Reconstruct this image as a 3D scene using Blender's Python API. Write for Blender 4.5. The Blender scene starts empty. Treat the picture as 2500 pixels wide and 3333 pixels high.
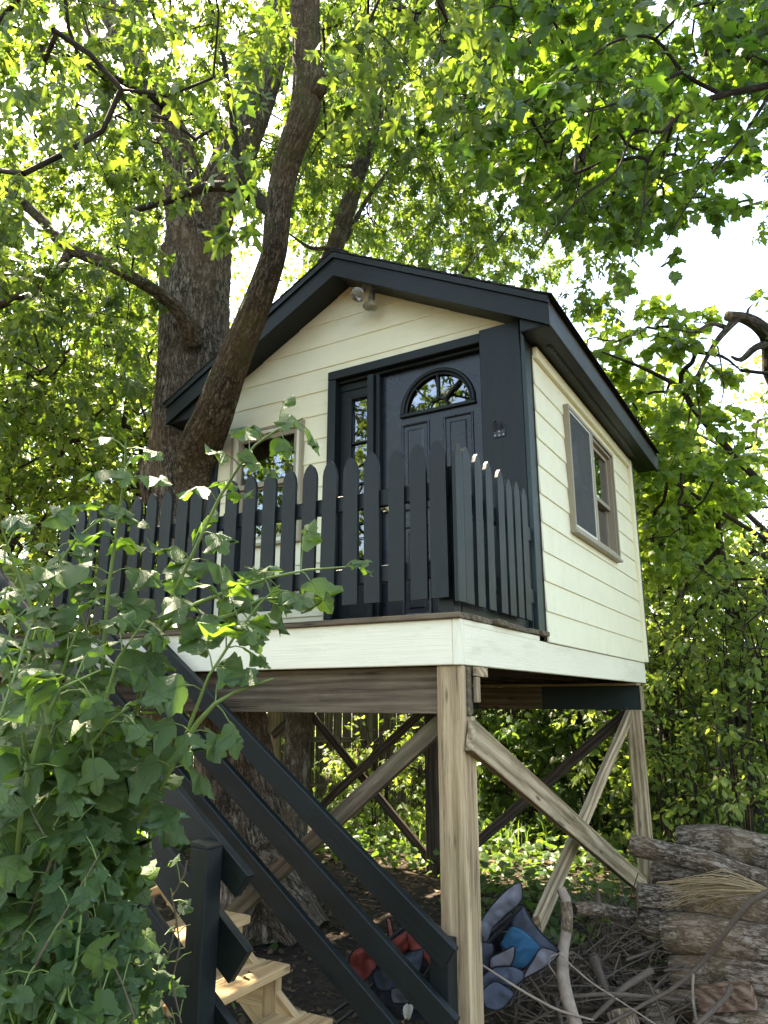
import bpy, bmesh, math, random
import numpy as np
from mathutils import Vector, Matrix, noise

S = bpy.context.scene
COL = S.collection
# ------------------------------------------------------------------ camera, sky, sun, exposure
CAM = np.array([1.4594, -4.5259, 1.583])
YAW, PITCH, FPX = 0.5268, 0.2513, 2407.0
cd = bpy.data.cameras.new('camera')
cd.sensor_fit = 'VERTICAL'; cd.sensor_height = 36.0; cd.lens = FPX / 3333.0 * 36.0
cd.clip_end = 2000; cd.clip_start = 0.05
co = bpy.data.objects.new('camera', cd); COL.objects.link(co)
co.location = CAM; co.rotation_euler = (math.pi / 2 + PITCH, 0, YAW)
S.camera = co

SUN = Vector((-0.46, 0.16, 0.87)).normalized()
elev = math.asin(SUN.z)
azim = math.atan2(SUN.x, SUN.y)
W = bpy.data.worlds.new('World'); S.world = W; W.use_nodes = True
nt = W.node_tree
sky = nt.nodes.new('ShaderNodeTexSky'); sky.sky_type = 'NISHITA'; sky.sun_disc = False
sky.sun_elevation = elev; sky.sun_rotation = azim
sky.air_density = 1.0; sky.dust_density = 1.5; sky.ozone_density = 1.0
bg = nt.nodes['Background']; bg.inputs['Strength'].default_value = 0.15
nt.links.new(sky.outputs[0], bg.inputs[0])
sl = bpy.data.lights.new('sun', 'SUN'); sl.energy = 5.0; sl.angle = math.radians(0.5); sl.color = (1.0, 0.94, 0.84)
so = bpy.data.objects.new('sun', sl); COL.objects.link(so)
so.rotation_euler = SUN.to_track_quat('Z', 'Y').to_euler()
S.view_settings.view_transform = 'Standard'; S.view_settings.look = 'None'
S.view_settings.gamma = 1.0; S.view_settings.use_curve_mapping = False
S.view_settings.exposure = 2.75
S.view_settings.use_white_balance = True; S.view_settings.white_balance_temperature = 7600; S.view_settings.white_balance_tint = 12
S.render.engine = 'CYCLES'
cy = S.cycles
cy.max_bounces = 8; cy.diffuse_bounces = 4; cy.glossy_bounces = 3; cy.transmission_bounces = 6
cy.transparent_max_bounces = 8; cy.caustics_reflective = False; cy.caustics_refractive = False
cy.sample_clamp_indirect = 6.0
cy.use_denoising = True
cy.use_adaptive_sampling = True; cy.adaptive_threshold = 0.015

# ------------------------------------------------------------------ pixel -> world helpers (photo is 2500 x 3333)
_F = np.array([-math.sin(YAW) * math.cos(PITCH), math.cos(YAW) * math.cos(PITCH), math.sin(PITCH)])
_R = np.array([math.cos(YAW), math.sin(YAW), 0.0]); _U = np.cross(_R, _F)
def ray(x, y): return _F + _R * ((x - 1250) / FPX) - _U * ((y - 1666.5) / FPX)
def at(x, y, d): return CAM + ray(x, y) * d
def onY(x, y, Y):
    r = ray(x, y); return CAM + r * ((Y - CAM[1]) / r[1])
def onX(x, y, X):
    r = ray(x, y); return CAM + r * ((X - CAM[0]) / r[0])
def onZ(x, y, Z):
    r = ray(x, y); return CAM + r * ((Z - CAM[2]) / r[2])
def project(P):
    v = np.asarray(P, float) - CAM
    w = v @ _F
    ws = np.where(np.abs(w) < 1e-6, 1e-6, w)
    return 1250 + FPX * (v @ _R) / ws, 1666.5 - FPX * (v @ _U) / ws, w
def V3(p): return Vector((float(p[0]), float(p[1]), float(p[2])))

# ------------------------------------------------------------------ object helpers
WM = {}
def empty(name, loc, label=None, cat=None, group=None):
    o = bpy.data.objects.new(name, None); COL.objects.link(o)
    o.empty_display_size = 0.1
    o.location = loc; WM[o.name] = Matrix.Translation(V3(loc))
    tag(o, label, cat, group); return o
def tag(o, label=None, cat=None, group=None, kind=None):
    if label: o['label'] = label
    if cat: o['category'] = cat
    if group: o['group'] = group
    if kind: o['kind'] = kind
    return o
def link(name, me, parent=None, M=None, label=None):
    o = bpy.data.objects.new(name, me); COL.objects.link(o)
    M = M or Matrix.Identity(4)
    if parent is not None:
        o.parent = parent; o.matrix_parent_inverse = WM[parent.name].inverted()
    o.matrix_basis = M; WM[o.name] = M
    if label: o['label'] = label
    return o
def mesh_np(name, V, F, mat=None, uv=None, tint=None, smooth=False):
    me = bpy.data.meshes.new(name)
    V = np.ascontiguousarray(V, np.float32); F = np.ascontiguousarray(F, np.int32)
    k = F.shape[1]
    me.vertices.add(len(V)); me.vertices.foreach_set('co', V.ravel())
    me.loops.add(F.size); me.loops.foreach_set('vertex_index', F.ravel())
    me.polygons.add(len(F)); me.polygons.foreach_set('loop_start', np.arange(0, F.size, k, dtype=np.int32))
    me.update(calc_edges=True)
    if smooth: me.polygons.foreach_set('use_smooth', np.ones(len(F), bool))
    if uv is not None:
        l = me.uv_layers.new(name='UVMap'); l.data.foreach_set('uv', np.ascontiguousarray(uv[F.ravel()], np.float32).ravel())
    if tint is not None:
        a = me.attributes.new('tint', 'FLOAT', 'POINT'); a.data.foreach_set('value', np.ascontiguousarray(tint, np.float32))
    if mat: me.materials.append(mat)
    return me
def mesh_py(name, V, F, mat=None, smooth=False):
    me = bpy.data.meshes.new(name); me.from_pydata([tuple(map(float, v)) for v in V], [], F)
    me.update()
    bm = bmesh.new(); bm.from_mesh(me); bmesh.ops.recalc_face_normals(bm, faces=bm.faces); bm.to_mesh(me); bm.free()
    if smooth:
        for p in me.polygons: p.use_smooth = True
    if mat: me.materials.append(mat)
    return me
BC = {}
def box_mesh(L, w, t, mat, ch=0.003):
    key = (round(L, 4), round(w, 4), round(t, 4), mat.name, ch)
    if key in BC: return BC[key]
    bm = bmesh.new(); bmesh.ops.create_cube(bm, size=1.0)
    bmesh.ops.scale(bm, vec=(L, w, t), verts=bm.verts)
    if ch: bmesh.ops.bevel(bm, geom=bm.edges[:], offset=min(ch, min(L, w, t) * 0.3), segments=1, affect='EDGES')
    me = bpy.data.meshes.new('board'); bm.to_mesh(me); bm.free(); me.materials.append(mat)
    BC[key] = me; return me
def frameM(o, x, up):
    x = x.normalized(); z = x.cross(up)
    if z.length < 1e-5: z = x.cross(Vector((0.3, 1, 0.2)))
    z.normalize(); y = z.cross(x)
    return Matrix(((x.x, y.x, z.x, o.x), (x.y, y.y, z.y, o.y), (x.z, y.z, z.z, o.z), (0, 0, 0, 1)))
def board(name, parent, p0, p1, w, t, mat, up=(0, 0, 1), ch=0.003, label=None):
    p0, p1 = V3(p0), V3(p1); d = p1 - p0
    return link(name, box_mesh(d.length, w, t, mat, ch), parent, frameM((p0 + p1) / 2, d, Vector(up)), label)
def bx(name, parent, x0, x1, y0, y1, z0, z1, mat, ch=0.003, label=None, grain='x'):
    c = Vector(((x0 + x1) / 2, (y0 + y1) / 2, (z0 + z1) / 2)); X, Y, Z = abs(x1 - x0), abs(y1 - y0), abs(z1 - z0)
    if grain == 'x': return link(name, box_mesh(X, Y, Z, mat, ch), parent, Matrix.Translation(c), label)
    if grain == 'z':
        M = Matrix(((0, 0, 1, c.x), (0, 1, 0, c.y), (-1, 0, 0, c.z), (0, 0, 0, 1)))
        return link(name, box_mesh(Z, Y, X, mat, ch), parent, M, label)
    M = Matrix(((0, -1, 0, c.x), (1, 0, 0, c.y), (0, 0, 1, c.z), (0, 0, 0, 1)))
    return link(name, box_mesh(Y, X, Z, mat, ch), parent, M, label)

# ------------------------------------------------------------------ materials
def newmat(name):
    m = bpy.data.materials.new(name); m.use_nodes = True
    n = m.node_tree; return m, n, n.nodes['Principled BSDF']
def ramp(n, fac, stops):
    r = n.nodes.new('ShaderNodeValToRGB'); e = r.color_ramp.elements
    while len(e) < len(stops): e.new(0.5)
    for i, (p, c) in enumerate(stops):
        e[i].position = p; e[i].color = (c[0], c[1], c[2], 1) if len(c) == 3 else c
    n.links.new(fac, r.inputs[0]); return r.outputs[0]
def mixc(n, f, a, b, mode='MIX'):
    m = n.nodes.new('ShaderNodeMix'); m.data_type = 'RGBA'; m.blend_type = mode
    for s, v in ((0, f), (6, a), (7, b)):
        if hasattr(v, 'is_output'): n.links.new(v, m.inputs[s])
        elif s == 0: m.inputs[0].default_value = v
        else: m.inputs[s].default_value = (v[0], v[1], v[2], 1)
    return m.outputs[2]
def math_(n, op, a, b=0.0, c=0.0):
    m = n.nodes.new('ShaderNodeMath'); m.operation = op
    for i, v in enumerate((a, b, c)):
        if hasattr(v, 'is_output'): n.links.new(v, m.inputs[i])
        else: m.inputs[i].default_value = v
    return m.outputs[0]
def coords(n, kind='Object', scale=(1, 1, 1), rnd=True):
    tc = n.nodes.new('ShaderNodeTexCoord'); out = tc.outputs[kind]
    if rnd:
        oi = n.nodes.new('ShaderNodeObjectInfo')
        ad = n.nodes.new('ShaderNodeVectorMath'); ad.operation = 'MULTIPLY_ADD'
        cmb = n.nodes.new('ShaderNodeCombineXYZ')
        for i, k in enumerate((37.0, 0.7, 0.9)):
            n.links.new(math_(n, 'MULTIPLY', oi.outputs['Random'], k), cmb.inputs[i])
        n.links.new(out, ad.inputs[0]); ad.inputs[1].default_value = (1, 1, 1); n.links.new(cmb.outputs[0], ad.inputs[2])
        out = ad.outputs[0]
    mp = n.nodes.new('ShaderNodeMapping'); mp.inputs['Scale'].default_value = scale
    n.links.new(out, mp.inputs[0]); return mp.outputs[0]
def noise_(n, co, scale, detail=4, rough=0.6, dist=0.0):
    x = n.nodes.new('ShaderNodeTexNoise'); x.inputs['Scale'].default_value = scale
    x.inputs['Detail'].default_value = detail; x.inputs['Roughness'].default_value = rough; x.inputs['Distortion'].default_value = dist
    n.links.new(co, x.inputs['Vector']); return x.outputs[0]
def bump(n, b, h, strength=0.3, dist=0.01):
    x = n.nodes.new('ShaderNodeBump'); x.inputs['Strength'].default_value = strength; x.inputs['Distance'].default_value = dist
    n.links.new(h, x.inputs['Height']); n.links.new(x.outputs[0], b.inputs['Normal'])

def wood(name, dark, mid, light, rough=0.75, ring=14.0, green=0.0, contrast=1.0, stain=0.5):
    m, n, b = newmat(name)
    c0 = coords(n, 'Object', (0.10, 1, 1))
    wv = n.nodes.new('ShaderNodeTexWave'); wv.wave_type = 'RINGS'; wv.rings_direction = 'X'
    wv.inputs['Scale'].default_value = ring; wv.inputs['Distortion'].default_value = 9.0
    wv.inputs['Detail'].default_value = 3; wv.inputs['Detail Scale'].default_value = 0.9
    n.links.new(c0, wv.inputs['Vector'])
    fib = noise_(n, coords(n, 'Object', (1.1, 34, 34)), 2.0, 6, 0.75)
    g = math_(n, 'ADD', math_(n, 'MULTIPLY', wv.outputs[1], 0.36 * contrast), math_(n, 'MULTIPLY_ADD', fib, 0.8, -0.02))
    col = ramp(n, g, [(0.30, dark), (0.52, mid), (0.74, light)])
    blot = noise_(n, coords(n, 'Object', (1.0, 2.5, 2.5)), 2.2, 4, 0.65)
    col = mixc(n, math_(n, 'MULTIPLY', ramp(n, blot, [(0.42, (0, 0, 0)), (0.72, (1, 1, 1))]), stain), col, [x * 0.42 for x in mid])
    if green:
        gm = noise_(n, coords(n, 'Object', (0.7, 3, 3)), 3.1, 4, 0.7)
        col = mixc(n, math_(n, 'MULTIPLY', ramp(n, gm, [(0.52, (0, 0, 0)), (0.7, (1, 1, 1))]), green), col, (0.09, 0.11, 0.035))
    # knots
    vo = n.nodes.new('ShaderNodeTexVoronoi'); vo.inputs['Scale'].default_value = 4.2
    n.links.new(coords(n, 'Object', (0.5, 2.2, 2.2)), vo.inputs['Vector'])
    kn = ramp(n, vo.outputs['Distance'], [(0.05, (1, 1, 1)), (0.11, (0, 0, 0))])
    col = mixc(n, math_(n, 'MULTIPLY', kn, 0.8), col, [x * 0.35 for x in dark])
    # thin drying cracks
    cr = noise_(n, coords(n, 'Object', (0.45, 20, 20)), 1.0, 2, 0.5)
    crk = ramp(n, math_(n, 'ABSOLUTE', math_(n, 'SUBTRACT', cr, 0.5)), [(0.0, (1, 1, 1)), (0.02, (0, 0, 0))])
    crk = math_(n, 'MULTIPLY', crk, ramp(n, blot, [(0.5, (0, 0, 0)), (0.6, (1, 1, 1))]))
    col = mixc(n, math_(n, 'MULTIPLY', crk, 0.8), col, [x * 0.2 for x in dark])
    oi = n.nodes.new('ShaderNodeObjectInfo')
    hs = n.nodes.new('ShaderNodeHueSaturation'); n.links.new(col, hs.inputs['Color'])
    n.links.new(math_(n, 'MULTIPLY_ADD', oi.outputs['Random'], 0.35, 0.82), hs.inputs['Value'])
    n.links.new(hs.outputs[0], b.inputs['Base Color']); b.inputs['Roughness'].default_value = rough
    b.inputs['Specular IOR Level'].default_value = 0.25
    bump(n, b, math_(n, 'SUBTRACT', g, math_(n, 'MULTIPLY', crk, 1.5)), 0.5, 0.005)
    return m
def paint(name, base, rough=0.45, grain=0.25, dirt=0.0, dirtcol=(0.2, 0.18, 0.1), var=0.08, spec=0.5):
    m, n, b = newmat(name)
    fib = noise_(n, coords(n, 'Object', (1.5, 45, 45)), 2.0, 4, 0.65)
    big = noise_(n, coords(n, 'Object', (0.8, 1.5, 1.5)), 3.0, 5, 0.65)
    col = mixc(n, ramp(n, big, [(0.3, (0, 0, 0)), (0.7, (1, 1, 1))]), [x * (1 - var) for x in base], [min(1, x * (1 + var)) for x in base])
    if dirt:
        d = noise_(n, coords(n, 'Object', (0.9, 5, 5)), 2.3, 6, 0.75)
        col = mixc(n, math_(n, 'MULTIPLY', ramp(n, d, [(0.53, (0, 0, 0)), (0.75, (1, 1, 1))]), dirt), col, dirtcol)
        sp = n.nodes.new('ShaderNodeTexVoronoi'); sp.inputs['Scale'].default_value = 16
        n.links.new(coords(n, 'Object', (1, 1, 1)), sp.inputs['Vector'])
        dots = math_(n, 'MULTIPLY', ramp(n, sp.outputs['Distance'], [(0.03, (1, 1, 1)), (0.06, (0, 0, 0))]),
                     ramp(n, big, [(0.5, (0, 0, 0)), (0.62, (1, 1, 1))]))
        col = mixc(n, math_(n, 'MULTIPLY', dots, 0.6), col, dirtcol)
    n.links.new(col, b.inputs['Base Color'])
    rr = math_(n, 'MULTIPLY_ADD', big, 0.25, rough - 0.12); n.links.new(rr, b.inputs['Roughness'])
    b.inputs['Specular IOR Level'].default_value = spec
    bump(n, b, math_(n, 'ADD', fib, math_(n, 'MULTIPLY', big, 0.4)), grain, 0.003)
    return m
def plain(name, col, rough=0.5, metal=0.0, spec=0.5, vs=30, var=0.12):
    m, n, b = newmat(name)
    t = noise_(n, coords(n, 'Object'), vs, 4, 0.6)
    n.links.new(mixc(n, t, [x * (1 - var) for x in col], [x * (1 + var) for x in col]), b.inputs['Base Color'])
    b.inputs['Roughness'].default_value = rough; b.inputs['Metallic'].default_value = metal
    b.inputs['Specular IOR Level'].default_value = spec
    bump(n, b, t, 0.1, 0.002); return m

DARK = paint('charcoal_paint', (0.0056, 0.0096, 0.0092), 0.48, 0.7, var=0.3, spec=0.32, dirt=0.10, dirtcol=(0.05, 0.055, 0.04))
DOORP = paint('door_paint', (0.013, 0.0155, 0.0215), 0.28, 0.15, var=0.12)
GREENP = paint('dark_green_paint', (0.008, 0.022, 0.019), 0.5, 0.3, var=0.2)
CREAM = paint('cream_siding_paint', (0.83, 0.77, 0.525), 0.5, 0.2, dirt=0.26, dirtcol=(0.42, 0.40, 0.20), var=0.04, spec=0.35)
RIM = paint('white_rim_paint', (0.83, 0.765, 0.56), 0.5, 0.9, dirt=0.38, dirtcol=(0.42, 0.38, 0.22), var=0.03, spec=0.35)
TAN = plain('tan_window_vinyl', (0.30, 0.25, 0.165), 0.45)
CREAMV = plain('cream_window_vinyl', (0.66, 0.62, 0.48), 0.4)
POSTW = wood('pale_post_wood', (0.26, 0.17, 0.088), (0.49, 0.362, 0.205), (0.63, 0.49, 0.30), 0.8, 5, 0.22, 0.35, 0.25)
GREYW = wood('weathered_brace_wood', (0.15, 0.095, 0.046), (0.36, 0.262, 0.148), (0.53, 0.41, 0.26), 0.8, 8, 0.5, 0.8, 0.4)
BEAMW = wood('old_beam_wood', (0.07, 0.048, 0.027), (0.165, 0.12, 0.073), (0.28, 0.215, 0.14), 0.8, 7, 0.45, 0.45, 0.6)
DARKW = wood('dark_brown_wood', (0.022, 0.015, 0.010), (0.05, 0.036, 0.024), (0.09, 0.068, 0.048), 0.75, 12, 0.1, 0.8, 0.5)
TREADW = wood('new_treated_wood', (0.29, 0.18, 0.08), (0.46, 0.315, 0.155), (0.57, 0.42, 0.235), 0.7, 6, 0.0, 0.5, 0.2)
FENCEW = wood('old_fence_wood', (0.06, 0.05, 0.032), (0.12, 0.10, 0.066), (0.19, 0.165, 0.115), 0.85, 12, 0.5, 0.8, 0.6)
METAL = plain('aged_metal', (0.42, 0.40, 0.36), 0.35, 0.9)
BRASS = plain('worn_brass', (0.55, 0.46, 0.28), 0.3, 0.9)
BLACKM = plain('black_steel', (0.012, 0.012, 0.013), 0.4)
GREYPL = plain('grey_lamp_metal', (0.13, 0.125, 0.105), 0.45)

def bark(name, dark, mid, light, su=56.0, sv=12.0, moss=0.0, strength=0.9):
    m, n, b = newmat(name)
    uv = coords(n, 'UV', (su, sv, 1), rnd=False)
    nz = n.nodes.new('ShaderNodeTexNoise'); nz.inputs['Scale'].default_value = 0.9; nz.inputs['Detail'].default_value = 4
    n.links.new(uv, nz.inputs['Vector'])
    ad = n.nodes.new('ShaderNodeVectorMath'); ad.operation = 'MULTIPLY_ADD'
    n.links.new(nz.outputs['Color'], ad.inputs[0]); ad.inputs[1].default_value = (2.2, 1.2, 0); n.links.new(uv, ad.inputs[2])
    def ridge(sc, det):
        q = noise_(n, ad.outputs[0], sc, det, 0.55)
        return math_(n, 'MINIMUM', math_(n, 'MULTIPLY', math_(n, 'ABSOLUTE', math_(n, 'SUBTRACT', q, 0.5)), 4.6), 1.0)
    r1 = ridge(0.42, 3); r2 = ridge(1.1, 2)
    vo = n.nodes.new('ShaderNodeTexVoronoi'); vo.feature = 'DISTANCE_TO_EDGE'; vo.inputs['Scale'].default_value = 0.8
    n.links.new(ad.outputs[0], vo.inputs['Vector'])
    crk = ramp(n, vo.outputs['Distance'], [(0.0, (0.25, 0.25, 0.25)), (0.07, (1, 1, 1))])
    fur = math_(n, 'MULTIPLY', math_(n, 'ADD', math_(n, 'MULTIPLY', r1, 0.62), math_(n, 'MULTIPLY', r2, 0.42)), crk)
    fine = noise_(n, coords(n, 'Object', (1, 1, 1), False), 55, 5, 0.7)
    h = math_(n, 'ADD', math_(n, 'MULTIPLY', fur, 0.75), math_(n, 'MULTIPLY', fine, 0.35))
    col = ramp(n, h, [(0.12, [x * .7 for x in dark]), (0.28, [x * 1.4 for x in dark]), (0.47, mid), (0.85, light)])
    big = noise_(n, coords(n, 'Object', (1, 1, 0.6), False), 2.6, 4, 0.6)
    col = mixc(n, math_(n, 'MULTIPLY', ramp(n, big, [(0.4, (0, 0, 0)), (0.68, (1, 1, 1))]), 0.45), col, (mid[0] * 1.25, mid[1] * 1.0, mid[2] * 0.75))
    li = noise_(n, coords(n, 'Object', (1, 1, 1), False), 21, 4, 0.7)
    col = mixc(n, math_(n, 'MULTIPLY', ramp(n, li, [(0.58, (0, 0, 0)), (0.68, (1, 1, 1))]), 0.22), col, (light[0] * 1.15, light[1] * 1.2, light[2] * 1.15))
    if moss:
        mo = noise_(n, coords(n, 'Object', (1, 1, 0.5), False), 4.0, 5, 0.7)
        col = mixc(n, math_(n, 'MULTIPLY', ramp(n, mo, [(0.5, (0, 0, 0)), (0.66, (1, 1, 1))]), moss), col, (0.075, 0.085, 0.022))
    n.links.new(col, b.inputs['Base Color']); b.inputs['Roughness'].default_value = 0.9
    b.inputs['Specular IOR Level'].default_value = 0.2
    bump(n, b, h, strength, 0.02); return m
BARK = bark('furrowed_maple_bark', (0.026, 0.020, 0.014), (0.175, 0.140, 0.104), (0.36, 0.305, 0.24))
BARKF = bark('mossy_maple_bark', (0.018, 0.013, 0.008), (0.120, 0.090, 0.058), (0.28, 0.22, 0.15), 62, 17, 0.45)
BARKT = bark('dark_twig_bark', (0.016, 0.013, 0.010), (0.045, 0.036, 0.026), (0.10, 0.082, 0.062), 30, 8, 0.15, 0.5)
BARKG = bark('grey_trunk_bark', (0.035, 0.03, 0.024), (0.15, 0.125, 0.098), (0.29, 0.26, 0.21), 28, 7, 0.25)
LOGB = bark('firewood_bark', (0.03, 0.022, 0.015), (0.21, 0.162, 0.115), (0.42, 0.355, 0.28), 62, 15, 0.12, 0.6)
STICKB = plain('dead_stick_bark', (0.100, 0.074, 0.052), 0.85, 0, 0.2, 60, 0.5)
PALES = plain('bare_pale_stick', (0.235, 0.18, 0.13), 0.85, 0, 0.2, 18, 0.6)
STRAW = plain('dry_straw', (0.36, 0.26, 0.14), 0.8, 0, 0.2, 40, 0.25)

def leafmat(name, lo, hi, tr_lo, tr_hi, trans=0.45, rough=0.42, spec=0.4, veins=False):
    m, n, b = newmat(name)
    a = n.nodes.new('ShaderNodeAttribute'); a.attribute_name = 'tint'
    t = a.outputs['Fac']
    geo = n.nodes.new('ShaderNodeNewGeometry')
    col = mixc(n, t, lo, hi)
    col = mixc(n, math_(n, 'MULTIPLY', geo.outputs['Backfacing'], 0.5), col, [min(1, (x + 0.05) * 1.5) for x in lo])
    if veins:
        uvn = n.nodes.new('ShaderNodeUVMap'); sp = n.nodes.new('ShaderNodeSeparateXYZ'); n.links.new(uvn.outputs[0], sp.inputs[0])
        ax = math_(n, 'ABSOLUTE', sp.outputs[0])
        mid = ramp(n, ax, [(0.008, (1, 1, 1)), (0.022, (0, 0, 0))])
        # side veins leave the midrib at about 45 degrees
        sv = math_(n, 'FRACT', math_(n, 'MULTIPLY', math_(n, 'SUBTRACT', sp.outputs[1], math_(n, 'MULTIPLY', ax, 0.95)), 7.0))
        sid = ramp(n, math_(n, 'ABSOLUTE', math_(n, 'SUBTRACT', sv, 0.5)), [(0.03, (1, 1, 1)), (0.09, (0, 0, 0))])
        vv = math_(n, 'MAXIMUM', mid, math_(n, 'MULTIPLY', sid, 0.7))
        col = mixc(n, math_(n, 'MULTIPLY', vv, 0.5), col, [x * 0.45 for x in lo])
        bump(n, b, math_(n, 'ADD', math_(n, 'MULTIPLY', vv, -1.0), noise_(n, coords(n, 'UV', (1, 1, 1), False), 22, 3)), 0.5, 0.01)
    n.links.new(col, b.inputs['Base Color']); b.inputs['Roughness'].default_value = rough
    b.inputs['Specular IOR Level'].default_value = spec
    tb = n.nodes.new('ShaderNodeBsdfTranslucent'); n.links.new(mixc(n, t, tr_lo, tr_hi), tb.inputs[0])
    mx = n.nodes.new('ShaderNodeMixShader'); mx.inputs[0].default_value = trans
    n.links.new(b.outputs[0], mx.inputs[1]); n.links.new(tb.outputs[0], mx.inputs[2])
    n.links.new(mx.outputs[0], n.nodes['Material Output'].inputs[0]); return m
L_SILVER = leafmat('silver_maple_leaf', (0.038, 0.072, 0.018), (0.075, 0.115, 0.028), (0.15, 0.28, 0.025), (0.38, 0.49, 0.05), 0.48)
L_NORWAY = leafmat('norway_maple_leaf', (0.028, 0.065, 0.014), (0.06, 0.105, 0.02), (0.13, 0.29, 0.02), (0.34, 0.50, 0.04), 0.46)
L_YOUNG = leafmat('young_maple_leaf', (0.06, 0.125, 0.022), (0.125, 0.19, 0.034), (0.30, 0.50, 0.04), (0.56, 0.68, 0.07), 0.52)
L_FAR = leafmat('woodland_leaf', (0.062, 0.110, 0.028), (0.145, 0.19, 0.050), (0.26, 0.42, 0.04), (0.56, 0.64, 0.10), 0.5, 0.5, 0.4)
L_SHRUB = leafmat('viburnum_leaf', (0.054, 0.100, 0.027), (0.092, 0.144, 0.036), (0.18, 0.36, 0.03), (0.30, 0.50, 0.04), 0.36, 0.38, 0.5, True)
L_VINE = leafmat('grape_vine_leaf', (0.038, 0.082, 0.026), (0.06, 0.11, 0.032), (0.16, 0.34, 0.03), (0.26, 0.46, 0.04), 0.36, 0.42, 0.45, True)
L_GROUND = leafmat('ground_cover_leaf', (0.034, 0.075, 0.022), (0.08, 0.135, 0.036), (0.14, 0.28, 0.025), (0.32, 0.46, 0.05), 0.38, 0.42)
L_DEAD = leafmat('dead_leaf', (0.075, 0.05, 0.030), (0.20, 0.14, 0.085), (0.1, 0.06, 0.03), (0.2, 0.12, 0.05), 0.15, 0.8, 0.2)
STEM = plain('green_cane', (0.13, 0.19, 0.045), 0.5, 0, 0.4, 20, 0.3)
STEMB = plain('brown_cane', (0.14, 0.10, 0.065), 0.7, 0, 0.3, 20, 0.3)

def ground_mat():
    m, n, b = newmat('leaf_litter_soil')
    c = coords(n, 'Object', (1, 1, 1), False)
    a = noise_(n, c, 1.1, 6, 0.65); f = noise_(n, c, 26, 6, 0.75)
    vo = n.nodes.new('ShaderNodeTexVoronoi'); vo.inputs['Scale'].default_value = 24; n.links.new(c, vo.inputs['Vector'])
    col = ramp(n, f, [(0.3, (0.018, 0.013, 0.010)), (0.55, (0.048, 0.037, 0.027)), (0.8, (0.11, 0.085, 0.062))])
    col = mixc(n, 0.35, col, ramp(n, math_(n, 'FRACT', math_(n, 'MULTIPLY', vo.outputs['Color'], 3.1)), [(0, (0.025, 0.018, 0.013)), (1, (0.10, 0.075, 0.052))]))
    col = mixc(n, ramp(n, a, [(0.45, (0, 0, 0)), (0.65, (0.6, 0.6, 0.6))]), col, (0.03, 0.023, 0.017))
    n.links.new(col, b.inputs['Base Color']); b.inputs['Roughness'].default_value = 0.95; b.inputs['Specular IOR Level'].default_value = 0.15
    bump(n, b, math_(n, 'ADD', f, math_(n, 'MULTIPLY', vo.outputs['Distance'], 0.8)), 0.9, 0.03); return m
GROUND = ground_mat()
def shingle_mat():
    m, n, b = newmat('asphalt_shingle')
    t = noise_(n, coords(n, 'Object'), 160, 3, 0.8); g = noise_(n, coords(n, 'Object'), 4, 4, 0.6)
    col = ramp(n, t, [(0.3, (0.008, 0.008, 0.008)), (0.7, (0.045, 0.043, 0.04))])
    col = mixc(n, math_(n, 'MULTIPLY', ramp(n, g, [(0.5, (0, 0, 0)), (0.7, (1, 1, 1))]), 0.4), col, (0.05, 0.055, 0.02))
    n.links.new(col, b.inputs['Base Color']); b.inputs['Roughness'].default_value = 0.95; bump(n, b, t, 0.6, 0.004); return m
SHING = shingle_mat()
def glass_mat(name, boost=1.6, tintc=(0.55, 0.58, 0.56)):
    m, n, b = newmat(name); n.nodes.remove(b)
    tr = n.nodes.new('ShaderNodeBsdfTransparent'); tr.inputs[0].default_value = (*tintc, 1)
    gl = n.nodes.new('ShaderNodeBsdfGlossy'); gl.inputs['Roughness'].default_value = 0.004; gl.inputs[0].default_value = (0.95, 0.97, 1, 1)
    fr = n.nodes.new('ShaderNodeFresnel'); fr.inputs[0].default_value = 1.5
    wob = n.nodes.new('ShaderNodeBump'); wob.inputs['Strength'].default_value = 0.02; wob.inputs['Distance'].default_value = 0.02
    n.links.new(noise_(n, coords(n, 'Object'), 2.5, 2), wob.inputs['Height']); n.links.new(wob.outputs[0], gl.inputs['Normal'])
    f = math_(n, 'MINIMUM', math_(n, 'MULTIPLY_ADD', fr.outputs[0], boost, 0.06), 0.85)
    mx = n.nodes.new('ShaderNodeMixShader'); n.links.new(f, mx.inputs[0])
    n.links.new(tr.outputs[0], mx.inputs[1]); n.links.new(gl.outputs[0], mx.inputs[2])
    n.links.new(mx.outputs[0], n.nodes['Material Output'].inputs[0]); return m
GLASS = glass_mat('window_glass', 1.6)
DGLASS = glass_mat('door_glass', 1.8, (0.35, 0.37, 0.37))
def screen_mat():
    m, n, b = newmat('insect_screen'); b.inputs['Base Color'].default_value = (0.035, 0.036, 0.034, 1); b.inputs['Roughness'].default_value = 0.6
    tr = n.nodes.new('ShaderNodeBsdfTransparent'); mx = n.nodes.new('ShaderNodeMixShader'); mx.inputs[0].default_value = 0.62
    n.links.new(tr.outputs[0], mx.inputs[1]); n.links.new(b.outputs[0], mx.inputs[2])
    n.links.new(mx.outputs[0], n.nodes['Material Output'].inputs[0]); return m
SCREEN = screen_mat()
INNER = plain('dim_interior_wall', (0.09, 0.075, 0.055), 0.9)
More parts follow.
